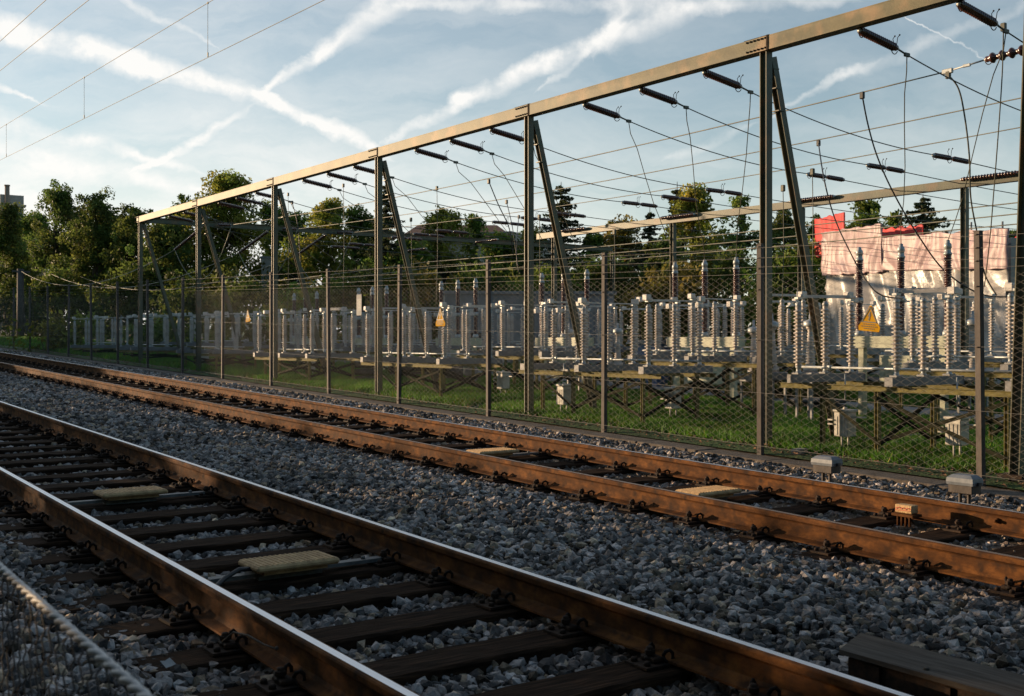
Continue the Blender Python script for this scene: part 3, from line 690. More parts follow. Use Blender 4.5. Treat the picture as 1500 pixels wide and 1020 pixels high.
lead([Dp(1199, 210, 14), Zp(1207, 262, 15.4), Zp(1222, 318, 15.4), Zp(1243, 365, 15.3), Zp(1268, 410, 15.2), Zp(1290, 432, 15), Zp(1322, 438, 14.8)], .010, 'black_cable', 'black cable from the middle bus conductor down to the right hand breaker')
lead([Dp(1389, 110, 12), Zp(1404, 130, 13.4), Zp(1413, 170, 13.5), Zp(1420, 230, 13.6), Zp(1422, 290, 13.9), Zp(1432, 345, 14.2), Zp(1442, 400, 14.5), Zp(1460, 433, 14.5)], .010, 'copper_wire', 'bent grey cable dropping from the clamp of the nearest bus conductor')
lead([Zp(1470, 40, 12.3), Zp(1468, 110, 12.6), Zp(1462, 200, 13), Zp(1455, 290, 13.5), Zp(1450, 350, 14), Zp(1442, 420, 14.4)], .007, 'copper_wire', 'thin grey cable hanging at the right edge beside the mast')
lead([Dp(716, 266, 12), Zp(730, 300, 21.5), Zp(746, 335, 21.8), Zp(752, 375, 22)], .010, 'black_cable', 'black cable fanning down left of the middle gantry column', True)
lead([Dp(742, 296, 14), Zp(750, 330, 23), Zp(756, 370, 22.6), Zp(760, 400, 22.5)], .009, 'black_cable', 'second black cable of the fan beside the middle gantry column', True)
lead([Dp(760, 318, 15.8), Zp(757, 350, 24), Zp(757, 392, 23.5)], .009, 'black_cable', 'short black cable of the fan beside the middle gantry column', True)
lead([Dp(428, 297, 12), Zp(436, 330, 28), Zp(440, 380, 28), Zp(444, 420, 28)], .010, 'black_cable', 'black cable descending at the left beside the fourth gantry column', True)
# thin droppers from the bus wires down to row two
for i, px in enumerate((1190, 1147, 900, 790, 602, 422, 640, 503)):
    z_ = [15, 15.5, 19, 20.5, 25, 30, 24, 27][i]; yt = [252, 276, 340, 318, 322, 285, 276, 272][i]; yb = [432, 440, 448, 450, 455, 462, 452, 458][i]
    lead([Zp(px, yt, z_), Zp(px+1, (yt+yb)/2, z_), Zp(px-1, yb, z_)], .006, 'copper_wire', 'thin vertical wire, %s of the hanging wires counted from the right' % ORD[sorted((1190, 1147, 900, 790, 602, 422, 640, 503), reverse=True).index(px)], clamp=True)

# railway overhead line, top left
def catenary(d, Hc, Hm, drop, lab, s0=3.0, s1=80, sg=.02):
    t = thing('overhead_line', lab, 'overhead line', (d, s0, CZ+Hc), group='railway overhead lines')
    base = lambda y, H: Vector((d, y, CZ+H+G*y))
    mb = MB(); mb.tube([base(s0+(s1-s0)*i/20, Hc) for i in range(21)], .0055, 6); part('contact_wire', mb, 'copper_wire', t, world=True)
    mb = MB(); mb.tube([base(s0+(s1-s0)*i/20, Hm) for i in range(21)], .006, 6); part('messenger_wire', mb, 'copper_wire', t, world=True)
    for y in drop:
        mb = MB(); mb.tube([base(y, Hm), base(y, Hc)], .004, 5); mb.box(base(y, Hc+.05), (.008, .012, .035)); mb.box(base(y, Hm), (.01, .016, .016)); part('dropper', mb, 'copper_wire', t, world=True)
catenary(6.95, 4.352, 5.28, [18.6, 26.3, 34.4, 42.5, 50], 'lower right overhead railway wire pair with three droppers, top left sky')
catenary(4.3, 4.30, 4.83, [], 'short overhead railway wire pair in the extreme top left corner')

# ---------------------------------------------------------------- disconnectors
def post_mb(L=.84, n=15, r0=.026, r1=.053):
    mb = MB(); mb.lathe((0, 0, 0), [(.035, 0), (.035, .025), (.026, .03), (.026, .07), (.034, .075), (.034, .09)], 12, 1)
    mb.lathe((0, 0, .09), shed_profile(L-.14, r0, r1, n), 14, 0)
    mb.lathe((0, 0, L-.05), [(.034, 0), (.034, .03), (.022, .035), (.022, .05)], 12, 1); return mb
PM = post_mb().mesh('post_insulator', ['porcelain', 'cap_metal'])
PM2 = post_mb(.82, 15, .029, .057).mesh('post_insulator', ['porcelain', 'cap_metal'])
def make_disc(variant):
    t = thing('disconnector', '', 'switchgear', (0, 0, 0))
    mb = MB(); mb.bar((0, 0, -.05), (1.27, 0, -.05), .09, .09)
    mb.bar((-.006, 0, -.05), (.0, 0, -.05), .098, .096); mb.bar((1.27, 0, -.05), (1.276, 0, -.05), .098, .096)
    part('base_bar', mb, 'channel', t)
    for i, x in enumerate((.13, .60, 1.07)):
        o = link('post_insulator', PM2 if (i == 0) else PM, t, (x, 0, .0))
        mb = MB(); mb.box((0, 0, .008), (.06, .045, .008)); 
        for a, b in ((-.045, -.03), (.045, .03), (-.045, .03), (.045, -.03)): mb.lathe((a, b, -.005), [(.008, 0), (.008, .03)], 6)
        part('foot', mb, 'galv', o)
    ztop = .85
    if variant == 0:        # arm turned across, box contacts at both ends
        arm = MB(); arm.bar((.60-.10, .26, ztop+.06), (.60+.1, -.26, ztop+.06), .02, .035); arm.bar((.60-.07, .26, ztop+.09), (.60+.13, -.26, ztop+.09), .016, .016)
        for q in range(5): arm.bar((.5+.045*q, .24-.11*q, ztop+.055), (.53+.045*q, .18-.11*q, ztop+.09), .012, .012)
        ends = ((.60-.1, .29), (.60+.1, -.29))
    elif variant == 1:      # closed, arm along the bar
        arm = MB(); arm.bar((.13, 0, ztop+.03), (1.07, 0, ztop+.03), .012, .016)
        ends = ((.10, 0), (1.10, 0))
    else:
        arm = MB(); arm.bar((.35, .1, ztop+.045), (.85, -.1, ztop+.045), .022, .035); ends = ((.32, .11), (.88, -.11))
    a = part('switch_arm', arm, 'contact', t)
    for x, y in ends:
        mb = MB(); mb.box((x, y, ztop+.06), (.045, .045, .04), bev=.008); part('contact_box', mb, 'contact', a)
    for x in (.13, 1.07):
        mb = MB(); mb.box((x, 0, ztop+.015), (.04, .03, .014), bev=.003); mb.tube([(x, .02, ztop), (x+.02, .03, ztop+.1)], .006, 5)
        mb.lathe((x+.03, -.02, ztop+.03), [(.014, 0), (.018, .012), (.012, .03)], 8)
        part('terminal', mb, 'cap_metal', t)
    return t
D0 = [make_disc(v) for v in (1, 0, 2)]
used = [False]*3
def PZ(s): return .80+.008*s+.12        # top of base bars
def frame_mesh():
    """steel table, local origin at its front right foot centre: x across, y along; top at z=0"""
GR = [[5.9, 7.24, 8.54], [11.05, 12.4, 13.7], [16.1, 17.45, 18.8], [21.2, 22.55, 23.9], [26.4, 27.7, 29.0], [31.6, 32.9, 34.3], [36.8, 38.1, 39.5]]
RW = [(10.0, 0, 'front row'), (12.15, .11, 'second row'), (15.1, .13, 'third row'), (17.6, .16, 'rear row')]
gname = ['rightmost', 'second', 'third', 'fourth', 'fifth', 'sixth', 'seventh']
pos3 = ['nearest', 'middle', 'farthest']
for ri, (x0, dz, rl) in enumerate(RW):
    for gi, g in enumerate(GR):
        if ri == 3 and gi > 4: continue
        if ri >= 2: g = [s+(2.6 if ri == 2 else 1.5) for s in g]
        z = PZ(sum(g)/3)+dz
        for j, s in enumerate(g):
            if gi == 0: v = [1, 1, 2][j] if ri == 0 else [1, 2, 0][j]
            elif gi in (1, 2): v = [0, 0, 0][j] if ri == 0 else [2, 0, 2][j]
            else: v = [0, 2, 0, 1][(j+gi+ri) % 4]
            lab = 'white ribbed three-post disconnector, %s of the %s %s group' % (pos3[j], gname[gi], rl)
            grp = 'disconnectors on the steel frames'
            if not used[v]: used[v] = True; D0[v].location = (x0, s, z); D0[v]['label'] = lab; D0[v]['group'] = grp
            else: copy_tree(D0[v], (x0, s, z), lab, grp)
        # support frame
        t = thing('support_frame', 'olive yellow steel frame under the %s %s disconnector group' % (gname[gi], rl), 'steel frame', (x0+.1, g[0], gz(g[0], -.08)), group='steel frames of the switchgear')
        ya, yb = g[0]-.25, g[-1]+.25; zt = z-.098
        mb = MB()
        for xx in (x0+.12, x0+1.12): mb.ibeam((xx, ya, zt-.032), (xx, yb, zt-.032), .055, .06, .007); 
        part('top_beam', mb, 'yellow_paint', t, world=True)
        for xx in (x0+.12, x0+1.12):
            for yy in (g[0]+.1, (g[0]+g[2])/2+.25, g[2]-.35):
                mb = MB(); mb.ibeam((xx, yy, gz(yy, -.1)), (xx, yy, zt-.064), .045, .045, .006, up=(0, 1, 0)); part('leg', mb, 'yellow_paint', t, world=True)
        mb = MB()
        yl = [g[0]+.1, (g[0]+g[2])/2+.25, g[2]-.35]
        for xx in (x0+.09, x0+1.15):
            mb.bar((xx, yl[0], zt-.12), (xx, yl[1], gz(yl[1], .08)), .038, .010, up=(1, 0, 0)); mb.bar((xx-.02, yl[1], zt-.12), (xx-.02, yl[0], gz(yl[0], .08)), .038, .010, up=(1, 0, 0))
            if ri == 0: mb.bar((xx, yl[2], zt-.12), (xx, yl[1], gz(yl[1], .1)), .038, .010, up=(1, 0, 0))
        for yy in yl[:2]:
            mb.bar((x0+.12, yy+.045, zt-.12), (x0+1.12, yy+.045, gz(yy, .08)), .012, .05); mb.bar((x0+1.12, yy-.045, zt-.12), (x0+.12, yy-.045, gz(yy, .08)), .012, .05)
        part('brace', mb, 'brace_shade', t, world=True)
        # coupling rod
        mb = MB(); mb.tube([(x0+.60, ya-.2, z+.07), (x0+.60, yb+.1, z+.07)], .014, 8)
        for s in g: mb.tube([(x0+.60, s-.06, z+.07), (x0+.52, s, z+.06)], .012, 6); mb.box((x0+.6, s-.06, z+.07), (.025, .02, .025), bev=.004)
        solo('coupling_rod', mb, 'cap_metal', 'pale horizontal coupling rod across the %s %s disconnector group' % (gname[gi], rl), 'rod', 'coupling rods')
# ---------------------------------------------------------------- circuit breakers with brown poles
def breaker(g, lab, d=BRX, first=True):
    ym = g[1]; zg = gz(ym, -.07); zb = 1.50
    t = thing('circuit_breaker', lab, 'circuit breaker', (d, ym, zg), group='circuit breakers with brown poles')
    mb = MB(); mb.bar((d, g[0]-.12, zb-.16), (d, g[2]+.12, zb-.16), .16, .17); mb.box((d, g[2]+.14, zb-.16), (.05, .03, .05)); part('crosshead', mb, 'cabinet', t, world=True)
    for yy in (g[0]+.06, g[2]-.06):
        mb = MB(); mb.bar((d, yy, zg-.05), (d, yy, zb-.245), .09, .09); mb.box((d, yy, zg+.02), (.09, .09, .015)); part('leg', mb, 'cabinet', t, world=True)
    mb = MB(); mb.box((d-.02, ym-.02, zb-.62), (.16, .26, .27), bev=.01); part('drive_cabinet', mb, 'cabinet', t, world=True)
    mb = MB(); mb.box((d-.184, ym-.02, zb-.62), (.004, .22, .23), bev=.002); mb.box((d-.19, ym+.15, zb-.62), (.006, .01, .03)); part('cabinet_door', mb, 'cabinet', t, world=True)
    for s in g:
        mb = MB(); mb.lathe((d, s, zb-.07), [(.07, 0), (.07, .05), (.055, .06), (.055, .08)], 12, 1)
        mb.lathe((d, s, zb+.0), shed_profile(.42, .043, .056, 12), 14, 0); mb.lathe((d, s, zb+.42), [(.06, 0), (.06, .08)], 12, 1)
        mb.lathe((d, s, zb+.50), shed_profile(.55, .043, .056, 15), 14, 0)
        pl = part('pole', mb, ['brown_porcelain', 'cap_metal'], t, world=True)
        mb = MB(); mb.lathe((d, s, zb+1.05), [(.058, 0), (.058, .03), (.045, .035), (.045, .09), (.055, .095), (.05, .15), (.03, .17), (.03, .2), (.012, .21)], 12); part('cap', mb, 'cap_metal', pl, world=True)
        mb = MB(); mb.box((d-.10, s, zb+.46), (.09, .03, .035), bev=.006); mb.box((d-.16, s, zb+.47), (.03, .045, .045), bev=.008); part('terminal', mb, 'contact', pl, world=True)
for gi, g in enumerate(BR):
    breaker(g, ['three-pole circuit breaker with brown poles before the plastic-wrapped building', 'three-pole brown circuit breaker left of the front gantry column nearest the camera',
                'three-pole brown circuit breaker in the middle of the yard right of the middle gantry column', 'three-pole brown circuit breaker before the left end of the low grey building',
                'distant three-pole breaker with grey caps left of centre', 'farthest three-pole circuit breaker, behind the fourth gantry column'][gi])
# instrument transformers, tapering white
def vt(px, py, Z, lab):
    p = W(px, py, Z); t = thing('instrument_transformer', lab, 'transformer', p, group='tapering white instrument transformers')
    mb = MB(); pr = [(.10, 0), (.10, .06)]
    for i in range(14): z = .07+i*.038; r = .085-.0032*i; pr += [(r*.75, z), (r, z+.014), (r*.76, z+.026)]
    pr += [(.06, .61), (.06, .64)]; mb.lathe((0, 0, 0), pr, 16); part('porcelain_body', mb, 'porcelain', t)
    mb = MB(); mb.lathe((0, 0, .64), [(.09, 0), (.095, .01), (.095, .07), (.07, .08), (.02, .1), (.015, .2)], 14); part('head', mb, 'cap_metal', t)
    mb = MB(); zg = gz(p.y, -.08)-p.z; mb.box((0, 0, -.06), (.16, .16, .06), bev=.01)
    for a in (-.13, .13):
        for b in (-.13, .13): mb.bar((a, b, zg), (a, b, -.1), .03)
    part('stand', mb, 'galv', t)
vt(1187, 545, 15.8, 'tapering white transformer left of the plastic-wrapped building, behind a raking leg')
vt(1131, 545, 16.2, 'slim white transformer just right of the nearest gantry column')
vt(1425, 545, 15.5, 'white tapering transformer left of the rightmost fence post')
vt(1104, 548, 17.5, 'white tapering transformer left of the nearest gantry column')
vt(834, 540, 21, 'grey-white tapering transformer behind the raking leg in the middle')
vt(905, 536, 22, 'grey-white tapering transformer below the right end of the low grey building')
# motor drive boxes on frame legs
def drive_box(px, py, d, lab, rod=True):
    p = Dp(px, py, d); p.z = gz(p.y, .06)
    t = thing('drive_box', lab, 'drive box', p, group='motor drive boxes under the switchgear')
    mb = MB(); mb.box((0, 0, .20), (.10, .115, .17), bev=.01)
    for yy in (-.06, 0, .06): mb.box((-.103, yy, .18), (.004, .008, .13))
    part('housing', mb, 'motor_box', t)
    mb = MB(); mb.box((0, 0, .39), (.115, .13, .018), bev=.008); mb.lathe((0, 0, .405), [(.035, 0), (.03, .03), (.015, .035)], 10); part('lid', mb, 'motor_box', t)
    mb = MB(); mb.bar((-.12, .12, .26), (-.12, .2, .26), .02, .02); mb.bar((-.12, .12, .20), (-.12, .2, .20), .02, .02); mb.bar((0, .13, .3), (.0, -.35, .31), .03, .02)
    for a in (-.07, .07): mb.tube([(a, 0, -.12), (a, 0, .04)], .015, 6)
    part('bracket', mb, 'motor_box', t)
    for ch in t.children: ch.scale = (.8, .8, .8)
    if rod:
        mb = MB(); mb.tube([(0, 0, .43), (0, 0, PZ(p.y)-p.z)], .009, 6); part('drive_rod', mb, 'cap_metal', t)
drive_box(1238, 660, 10.35, 'cream drive box at the foot of the frame leg, left of the right-hand frames')
drive_box(1402, 645, 10.7, 'cream ribbed drive box behind the X-brace near the rightmost fence post')
drive_box(826, 612, 10.3, 'sunlit cream drive box on the lawn, right of the middle gantry column')
drive_box(986, 600, 11.3, 'pale drive box behind the braces between two fence posts, centre right')
drive_box(737, 580, 11.6, 'grey drive box and bench just right of the centre fence post')
drive_box(455, 560, 11.2, 'distant grey drive box below the fourth disconnector group')
drive_box(300, 540, 10.6, 'small dark drive box near the left, between fence posts')
# track-side junction boxes
def jbox(px, py, d, lab):
    p = Dp(px, py, d); y = p.y; t = thing('junction_box', lab, 'junction box', (d, y, G*y-.11), group='trackside junction boxes')
    mb = MB(); vs = []
    for z_, a, b in ((.165, .135, .085), (.19, .14, .09), (.225, .135, .085), (.25, .10, .055), (.253, .09, .045)):
        vs += [(-b, -a, z_), (b, -a, z_), (b, a, z_), (-b, a, z_)]
    fs = [(3, 2, 1, 0), (16, 17, 18, 19)]+[(i*4+k, i*4+(k+1) % 4, (i+1)*4+(k+1) % 4, (i+1)*4+k) for i in range(4) for k in range(4)]
    mb.add(vs, fs); part('lid', mb, 'shaded_lid_grey', t)
    mb = MB(); mb.box((0, 0, .13), (.078, .125, .036), bev=.006); mb.box((0, -.145, .18), (.02, .02, .014)); mb.box((0, .145, .18), (.02, .02, .014)); part('body', mb, 'post_metal', t)
    for yy in (-.045, .045):
        mb = MB(); mb.tube([(0, yy, -.08), (0, yy, .1)], .018, 8); part('leg', mb, 'post_metal', t)
    for ch in t.children: ch.scale = (.86, .86, .95)
jbox(1211, 674, 8.35, 'blue-grey lidded junction box beside the far rail, left of the pair')
jbox(1413, 714, 8.35, 'blue-grey lidded junction box beside the far rail, right of the pair')
# concrete edging slabs in the lawn
for i, (pa, pb, d_) in enumerate((((1165, 663), (1228, 655), .07), ((1270, 647), (1365, 638), .06), ((1290, 654), (1400, 643), .05))):
    a = Gp(*pa); b = Gp(*pb)
    mb = MB(); mb.bar(a, b, .10, .07); mb.bar(a.lerp(b, .3)+Vector((0, 0, .036)), a.lerp(b, .34)+Vector((0, 0, .036)), .102, .004)
    solo('edging_slab', mb, 'path', ['flat pale edging slab in the lawn left of the nearest drive box', 'long pale edging slab in the lawn between the two drive boxes, farther one', 'long pale edging slab in the lawn between the two drive boxes, nearer one'][i], 'slab', 'concrete edging slabs')


# ---------------------------------------------------------------- background buildings
def wrap(name, p0, p1, z0, z1, m, parent, folds=14, amp=.10, seed=1, top=(0, 0), slump=0):
    """tarpaulin skin over a scaffold face: p0->p1 along the face, pushed back by depth, with folds"""
    p0, p1 = Vector((*p0[:2], 0)), Vector((*p1[:2], 0)); d = (p1-p0); L = d.length; d.normalize(); n = Vector((d.y, -d.x, 0))
    if n.dot(Vector((SA, CA, 0))) > 0: n = -n
    nu, nv = max(12, int(L/.07)), 46; V = []
    for j in range(nv+1):
        v = j/nv
        for i in range(nu+1):
            u = i/nu
            ph = u*folds*PI+4.5*noise.noise(Vector((u*4, v*1.1, seed)))+2.0*v*noise.noise(Vector((u*3, seed, 1)))
            f = amp*(abs(math.sin(ph))-.5)*(.45+.5*noise.noise(Vector((u*4+seed, v*.8, 3))))+.5*amp*noise.noise(Vector((u*L*.5, v*1.0, seed*3)))
            f += (.35 if m == 'tarp' else .12)*amp*abs(noise.noise(Vector(((u*L*1.1-v*2.6), v*.9+seed, u*L*.3))))
            if m == 'tarp': f += .30*amp*(1-abs(noise.noise(Vector((u*L*1.5+v*3.4, v*1.2-seed, 2.0))))*2)**3
            zt = z1[0]+(z1[1]-z1[0])*u+.06*noise.noise(Vector((u*9, 0, seed))); zl = z0[0]+(z0[1]-z0[0])*u+.05*noise.noise(Vector((u*11, 5, seed)))
            z = zl+(zt-zl)*v
            q = p0+d*(u*L)+n*f; V.append((q.x, q.y, z+slump*math.sin(u*PI)*v*0))
    k = nu+1; fs = [(j*k+i, j*k+i+1, (j+1)*k+i+1, (j+1)*k+i) for j in range(nv) for i in range(nu)]
    mb = MB(); mb.add(V, fs, 0, True)
    o = part(name, mb, m, parent, world=True)
    md = o.modifiers.new('thick', 'SOLIDIFY'); md.thickness = .012
    return o
zz = lambda py, Z=30: CZ+Z*(500-py)/F
EA, EB = W(1213, 500, 34), W(1475, 500, 26); ED = (EB-EA).normalized(); EN = Vector((-ED.y, ED.x, 0))
if EN.x < 0: EN = -EN
def on_face(px, off=0.0):                         # point on the facade line (pushed back by off) under a picture column
    r = (px-750)/F; v = Vector((SA+r*CA, CA-r*SA)); o = EA+EN*off
    Z = (o.x*ED.y-o.y*ED.x)/(v.x*ED.y-v.y*ED.x); return W(px, 500, Z), Z
def face(name, x0, x1, lo, hi, off, m, t, folds, amp, seed):
    (a, Za), (b, Zb) = on_face(x0, off), on_face(x1, off)
    wrap(name, a, b, (zz(lo[0], Za), zz(lo[1], Zb)), (zz(hi[0], Za), zz(hi[1], Zb)), m, t, folds, amp, seed)
t = thing('wrapped_building', 'scaffolded building wrapped in crumpled translucent plastic with pink tarpaulin and red netting on top', 'building', (EA.x, EA.y, gz(EA.y)))
face('lower_tarpaulin', 1211, 1478, (600, 600), (396, 386), 0, 'tarp', t, 7, .30, 1)
face('upper_tarpaulin', 1203, 1291, (404, 399), (341, 328), -.25, 'tarp_pink', t, 6, .13, 2)
face('upper_tarpaulin', 1289, 1476, (397, 394), (348, 334), -.2, 'tarp_pink', t, 11, .13, 4)
face('red_netting', 1193, 1237, (378, 372), (322, 311), .5, 'red_net', t, 5, .05, 5)
face('red_netting', 1288, 1352, (370, 366), (336, 330), .6, 'red_net', t, 4, .05, 6)
face('red_netting', 1474, 1530, (420, 420), (349, 345), 1.2, 'red_net', t, 4, .05, 7)
(pL, ZL), (pR, ZR) = on_face(1216, .25), on_face(1474, .25)
R = Matrix.Rotation(math.atan2(ED.y, ED.x), 3, 'Z'); c_ = (pL+pR)/2+EN*2.0; hh = zz(356, 28)
mb = MB(); mb.box((c_.x, c_.y, (hh-.5)/2), ((pR-pL).length/2-.1, 1.8, (hh+.5)/2), R=R); part('wall', mb, 'plaster', t, world=True)
for i in range(8):
    q = pL.lerp(pR, i/7); q = q-EN*.1; mb = MB(); mb.tube([(q.x, q.y, -.3), (q.x, q.y, hh+.35+random.uniform(-.1, .15))], .024, 6); part('scaffold_pole', mb, 'galv', t, world=True)
for z_ in (hh*.3, hh*.62, hh*.95):
    mb = MB(); a = pL-EN*.1-ED*.5; b = pR-EN*.1+ED*.3; mb.tube([(a.x, a.y, z_), (b.x, b.y, z_)], .022, 6); part('scaffold_ledger', mb, 'galv', t, world=True)
# low grey clad building
def flat_block(name, lab, cat, a, b, zt, depth, m, seams=True, z0=None, windows=(), roofm=None):
    a, b = Vector(a), Vector(b); z0 = gz(a.y, -.3) if z0 is None else z0; d = Vector((b.x-a.x, b.y-a.y, 0)); L = d.length; d.normalize(); n = Vector((-d.y, d.x, 0))
    if n.dot(Vector((SA, CA, 0))) < 0: n = -n
    R = Matrix.Rotation(math.atan2(d.y, d.x), 3, 'Z'); t = thing(name, lab, cat, (a.x, a.y, z0)); c = (a+b)/2+n*depth/2
    mb = MB(); mb.box((c.x, c.y, (z0+zt)/2), (L/2, depth/2, (zt-z0)/2), R=R)
    if seams:
        k = int(L/.35)
        for i in range(k): q = a+d*(L*(i+.5)/k)-n*.012; mb.box((q.x, q.y, (z0+zt)/2-.04), (.03, .014, (zt-z0)/2-.06), R=R)
    part('wall', mb, m, t, world=True)
    mb = MB(); mb.box((c.x, c.y, zt+.03), (L/2+.08, depth/2+.08, .045), R=R); part('roof', mb, roofm or 'galv', t, world=True)
    for (u, z_, w, h) in windows:
        q = a+d*u-n*.01; mb = MB(); mb.box((q.x, q.y, z_), (w, .03, h), R=R); o = part('window', mb, 'dark_window', t, world=True)
        mb = MB(); mb.box((q.x, q.y, z_-h-.03), (w+.05, .07, .025), R=R)
        for sx in (-1, 1): e = q+d*(sx*w); mb.box((e.x, e.y, z_), (.03, .045, h+.02), R=R)
        part('frame', mb, 'galv', o, world=True)
    return t
flat_block('grey_building', 'long low grey clad building behind the middle of the yard', 'building', W(652, 500, 33), W(899, 500, 33.5), zz(431, 33.5), 1.2, 'grey_clad', windows=((1.0, 1.3, .3, .3), (3.2, 1.3, .3, .3)))
flat_block('blue_container', 'blue equipment cabinet seen between white insulators right of centre', 'container', W(962, 500, 24), W(1016, 500, 24.3), zz(503, 24), 1.2, 'blue_paint')
flat_block('beige_cabinet', 'long beige-green switch cabinet beside the blue one', 'cabinet', W(1018, 500, 23), W(1085, 500, 23.4), zz(500, 23), 1.0, 'cabinet')
flat_block('teal_container', 'teal container on the far side of the path, right of centre', 'container', W(1052, 500, 27), W(1150, 500, 28), zz(543, 27), 2.0, 'teal_paint')
flat_block('teal_shed', 'small dark teal shed right of the nearest gantry column', 'shed', W(1136, 500, 24), W(1152, 500, 24), zz(540, 24), .5, 'teal_paint')
t = flat_block('distant_house', 'distant house with brown tiled roof above the trees left of centre', 'house', W(590, 500, 75), W(748, 500, 72), zz(345, 74), 9, 'plaster', seams=False)
mb = MB(); a, b = W(586, 347, 74.2), W(752, 347, 71.2); a2, b2 = W(612, 330, 78), W(728, 330, 75.5); mb.add([a, b, b2, a2, W(586, 347, 83), W(752, 347, 80)], [(0, 1, 2, 3), (3, 2, 5, 4), (0, 3, 4), (1, 5, 2)]); mb.add([a-Vector((0, 0, .2)), b-Vector((0, 0, .2)), b, a], [(0, 1, 2, 3)])
part('tiled_roof', mb, 'roof_tile', t, world=True)
flat_block('parapet_house', 'pale house corner glimpsed through the trees behind the fourth gantry column', 'house', W(383, 500, 60), W(425, 500, 60), zz(378, 60), 6, 'plaster', seams=False)
# mill building with chimney, far left
t = flat_block('mill_building', 'distant tall building with a chimney at the left edge', 'building', W(-30, 500, 170), W(29, 500, 170), zz(322, 170), 10, 'mortar_brick', seams=False, windows=((2, 14, .6, .9), (4, 14, .6, .9)))
mb = MB(); c_ = W(14, 300, 174); mb.box((c_.x, c_.y, zz(310, 172)), (1.7, 1.7, 2.6)); mb.box((W(2, 0, 174).x, W(2, 0, 174).y, zz(300, 172)), (.8, 1, 1.5)); mb.box((c_.x, c_.y, zz(303, 172)+.3), (2.0, 2.0, .15)); part('roof_tower', mb, 'plaster', t, world=True)
c_ = W(10.5, 300, 172); mb = MB(); mb.tube([(c_.x, c_.y, zz(330, 172)), (c_.x, c_.y, zz(272, 172))], [.38, .34], 12); mb.tube([(c_.x, c_.y, zz(273, 172)), (c_.x, c_.y, zz(271, 172))], .42, 12); part('chimney', mb, 'mortar_brick', t, world=True)
# concrete blocks / pallets of the building yard
def blocks(px, py, d_, w, h, lab, m='concrete', rnd=False):
    p = Dp(px, py, d_); p.z = gz(p.y, -.08); t = None; mb = MB()
    R = Matrix.Rotation(-AL+random.uniform(-.2, .2), 3, 'Z')
    if rnd: mb.lathe((p.x, p.y, p.z), [(w*.9, 0), (w, .05), (w, h-.1), (w*.9, h-.02), (w*.5, h)], 16); mb.lathe((p.x, p.y, p.z+h*.5), [(w*1.01, -.02), (w*1.015, 0), (w*1.01, .02)], 16)
    else:
        for i in range(3):
            mb.box((p.x, p.y, p.z+h*(i+.5)/3), (w+random.uniform(-.03, .02), .35, h/6-.012), R=R, bev=.03)
    solo('wrapped_stack' if not rnd else 'round_block', mb, m, lab, 'stack' if not rnd else 'block', 'building material beyond the fence')
blocks(606, 588, 13.5, .50, .42, 'pale stack of slabs left of the round block, behind the frame legs')
blocks(632, 588, 13.9, .28, .40, 'narrow pale stack of slabs close to the round block')
blocks(655, 590, 13.4, .36, .46, 'round grey block between the frame legs left of centre', rnd=True)
blocks(538, 585, 11.6, .22, .45, 'upright grey stack near the third gantry column')
blocks(690, 586, 13.2, .12, .55, 'narrow white upright stack right of the round block', m='path')
blocks(450, 566, 13.5, .40, .45, 'grey blocks behind the cross brace left of centre')
blocks(1115, 570, 18, .25, .35, 'dark stack behind the nearest gantry column')
blocks(1192, 605, 14.4, .45, .22, 'low dark block beside the path at the right', m='asphalt')
# far parked materials: small red, white and blue items
for i, (px, py, m, lab) in enumerate(((742, 575, 'red_paint', 'small red crate behind the frames just left of the middle gantry column'), (800, 575, 'blue_paint', 'dark blue crate behind the front frames, centre'), (870, 573, 'blue_paint', 'second dark blue crate behind the front frames, centre'),
                               (1040, 552, 'red_paint', 'small red crate right of the beige cabinet'), (917, 562, 'red_paint', 'small red crate left of the path, behind the insulator frames'), (840, 556, 'sign_white', 'white crate in the background, centre'))):
    p = W(px, py, 30); mb = MB(); R = Matrix.Rotation(-AL, 3, 'Z'); hw = .22 if m != 'blue_paint' else .45
    mb.box((p.x, p.y, p.z), (hw, .2, .14), R=R, bev=.02); mb.box((p.x, p.y, p.z+.15), (hw+.02, .22, .02), R=R); mb.box((p.x, p.y, (p.z-.14+gz(p.y))/2), (hw*.7, .12, max(.02, (p.z-.14-gz(p.y))/2)), R=R)
    solo('crate', mb, m, lab, 'crate', 'crates in the yard behind')
# left pole with stays
t = thing('wooden_pole', 'short line pole with two raking stays at the far left behind the fence', 'pole', (PL.x, PL.y, gz(PL.y)))
mb = MB(); mb.tube([(PL.x, PL.y, gz(PL.y)-.5), (PL.x, PL.y, PL.z+.1)], [.20, .17], 10); part('pole_shaft', mb, 'post_metal', t, world=True)
for px in (8, 52):
    e = W(px, 535, 58); s_ = W(30, 442, 58); mb = MB(); mb.bar(s_, e, .10, .10); part('stay', mb, 'post_metal', t, world=True)
mb = MB(); mb.bar(W(18, 397, 58), W(44, 399, 58), .12, .10); part('cross_arm', mb, 'post_metal', t, world=True)

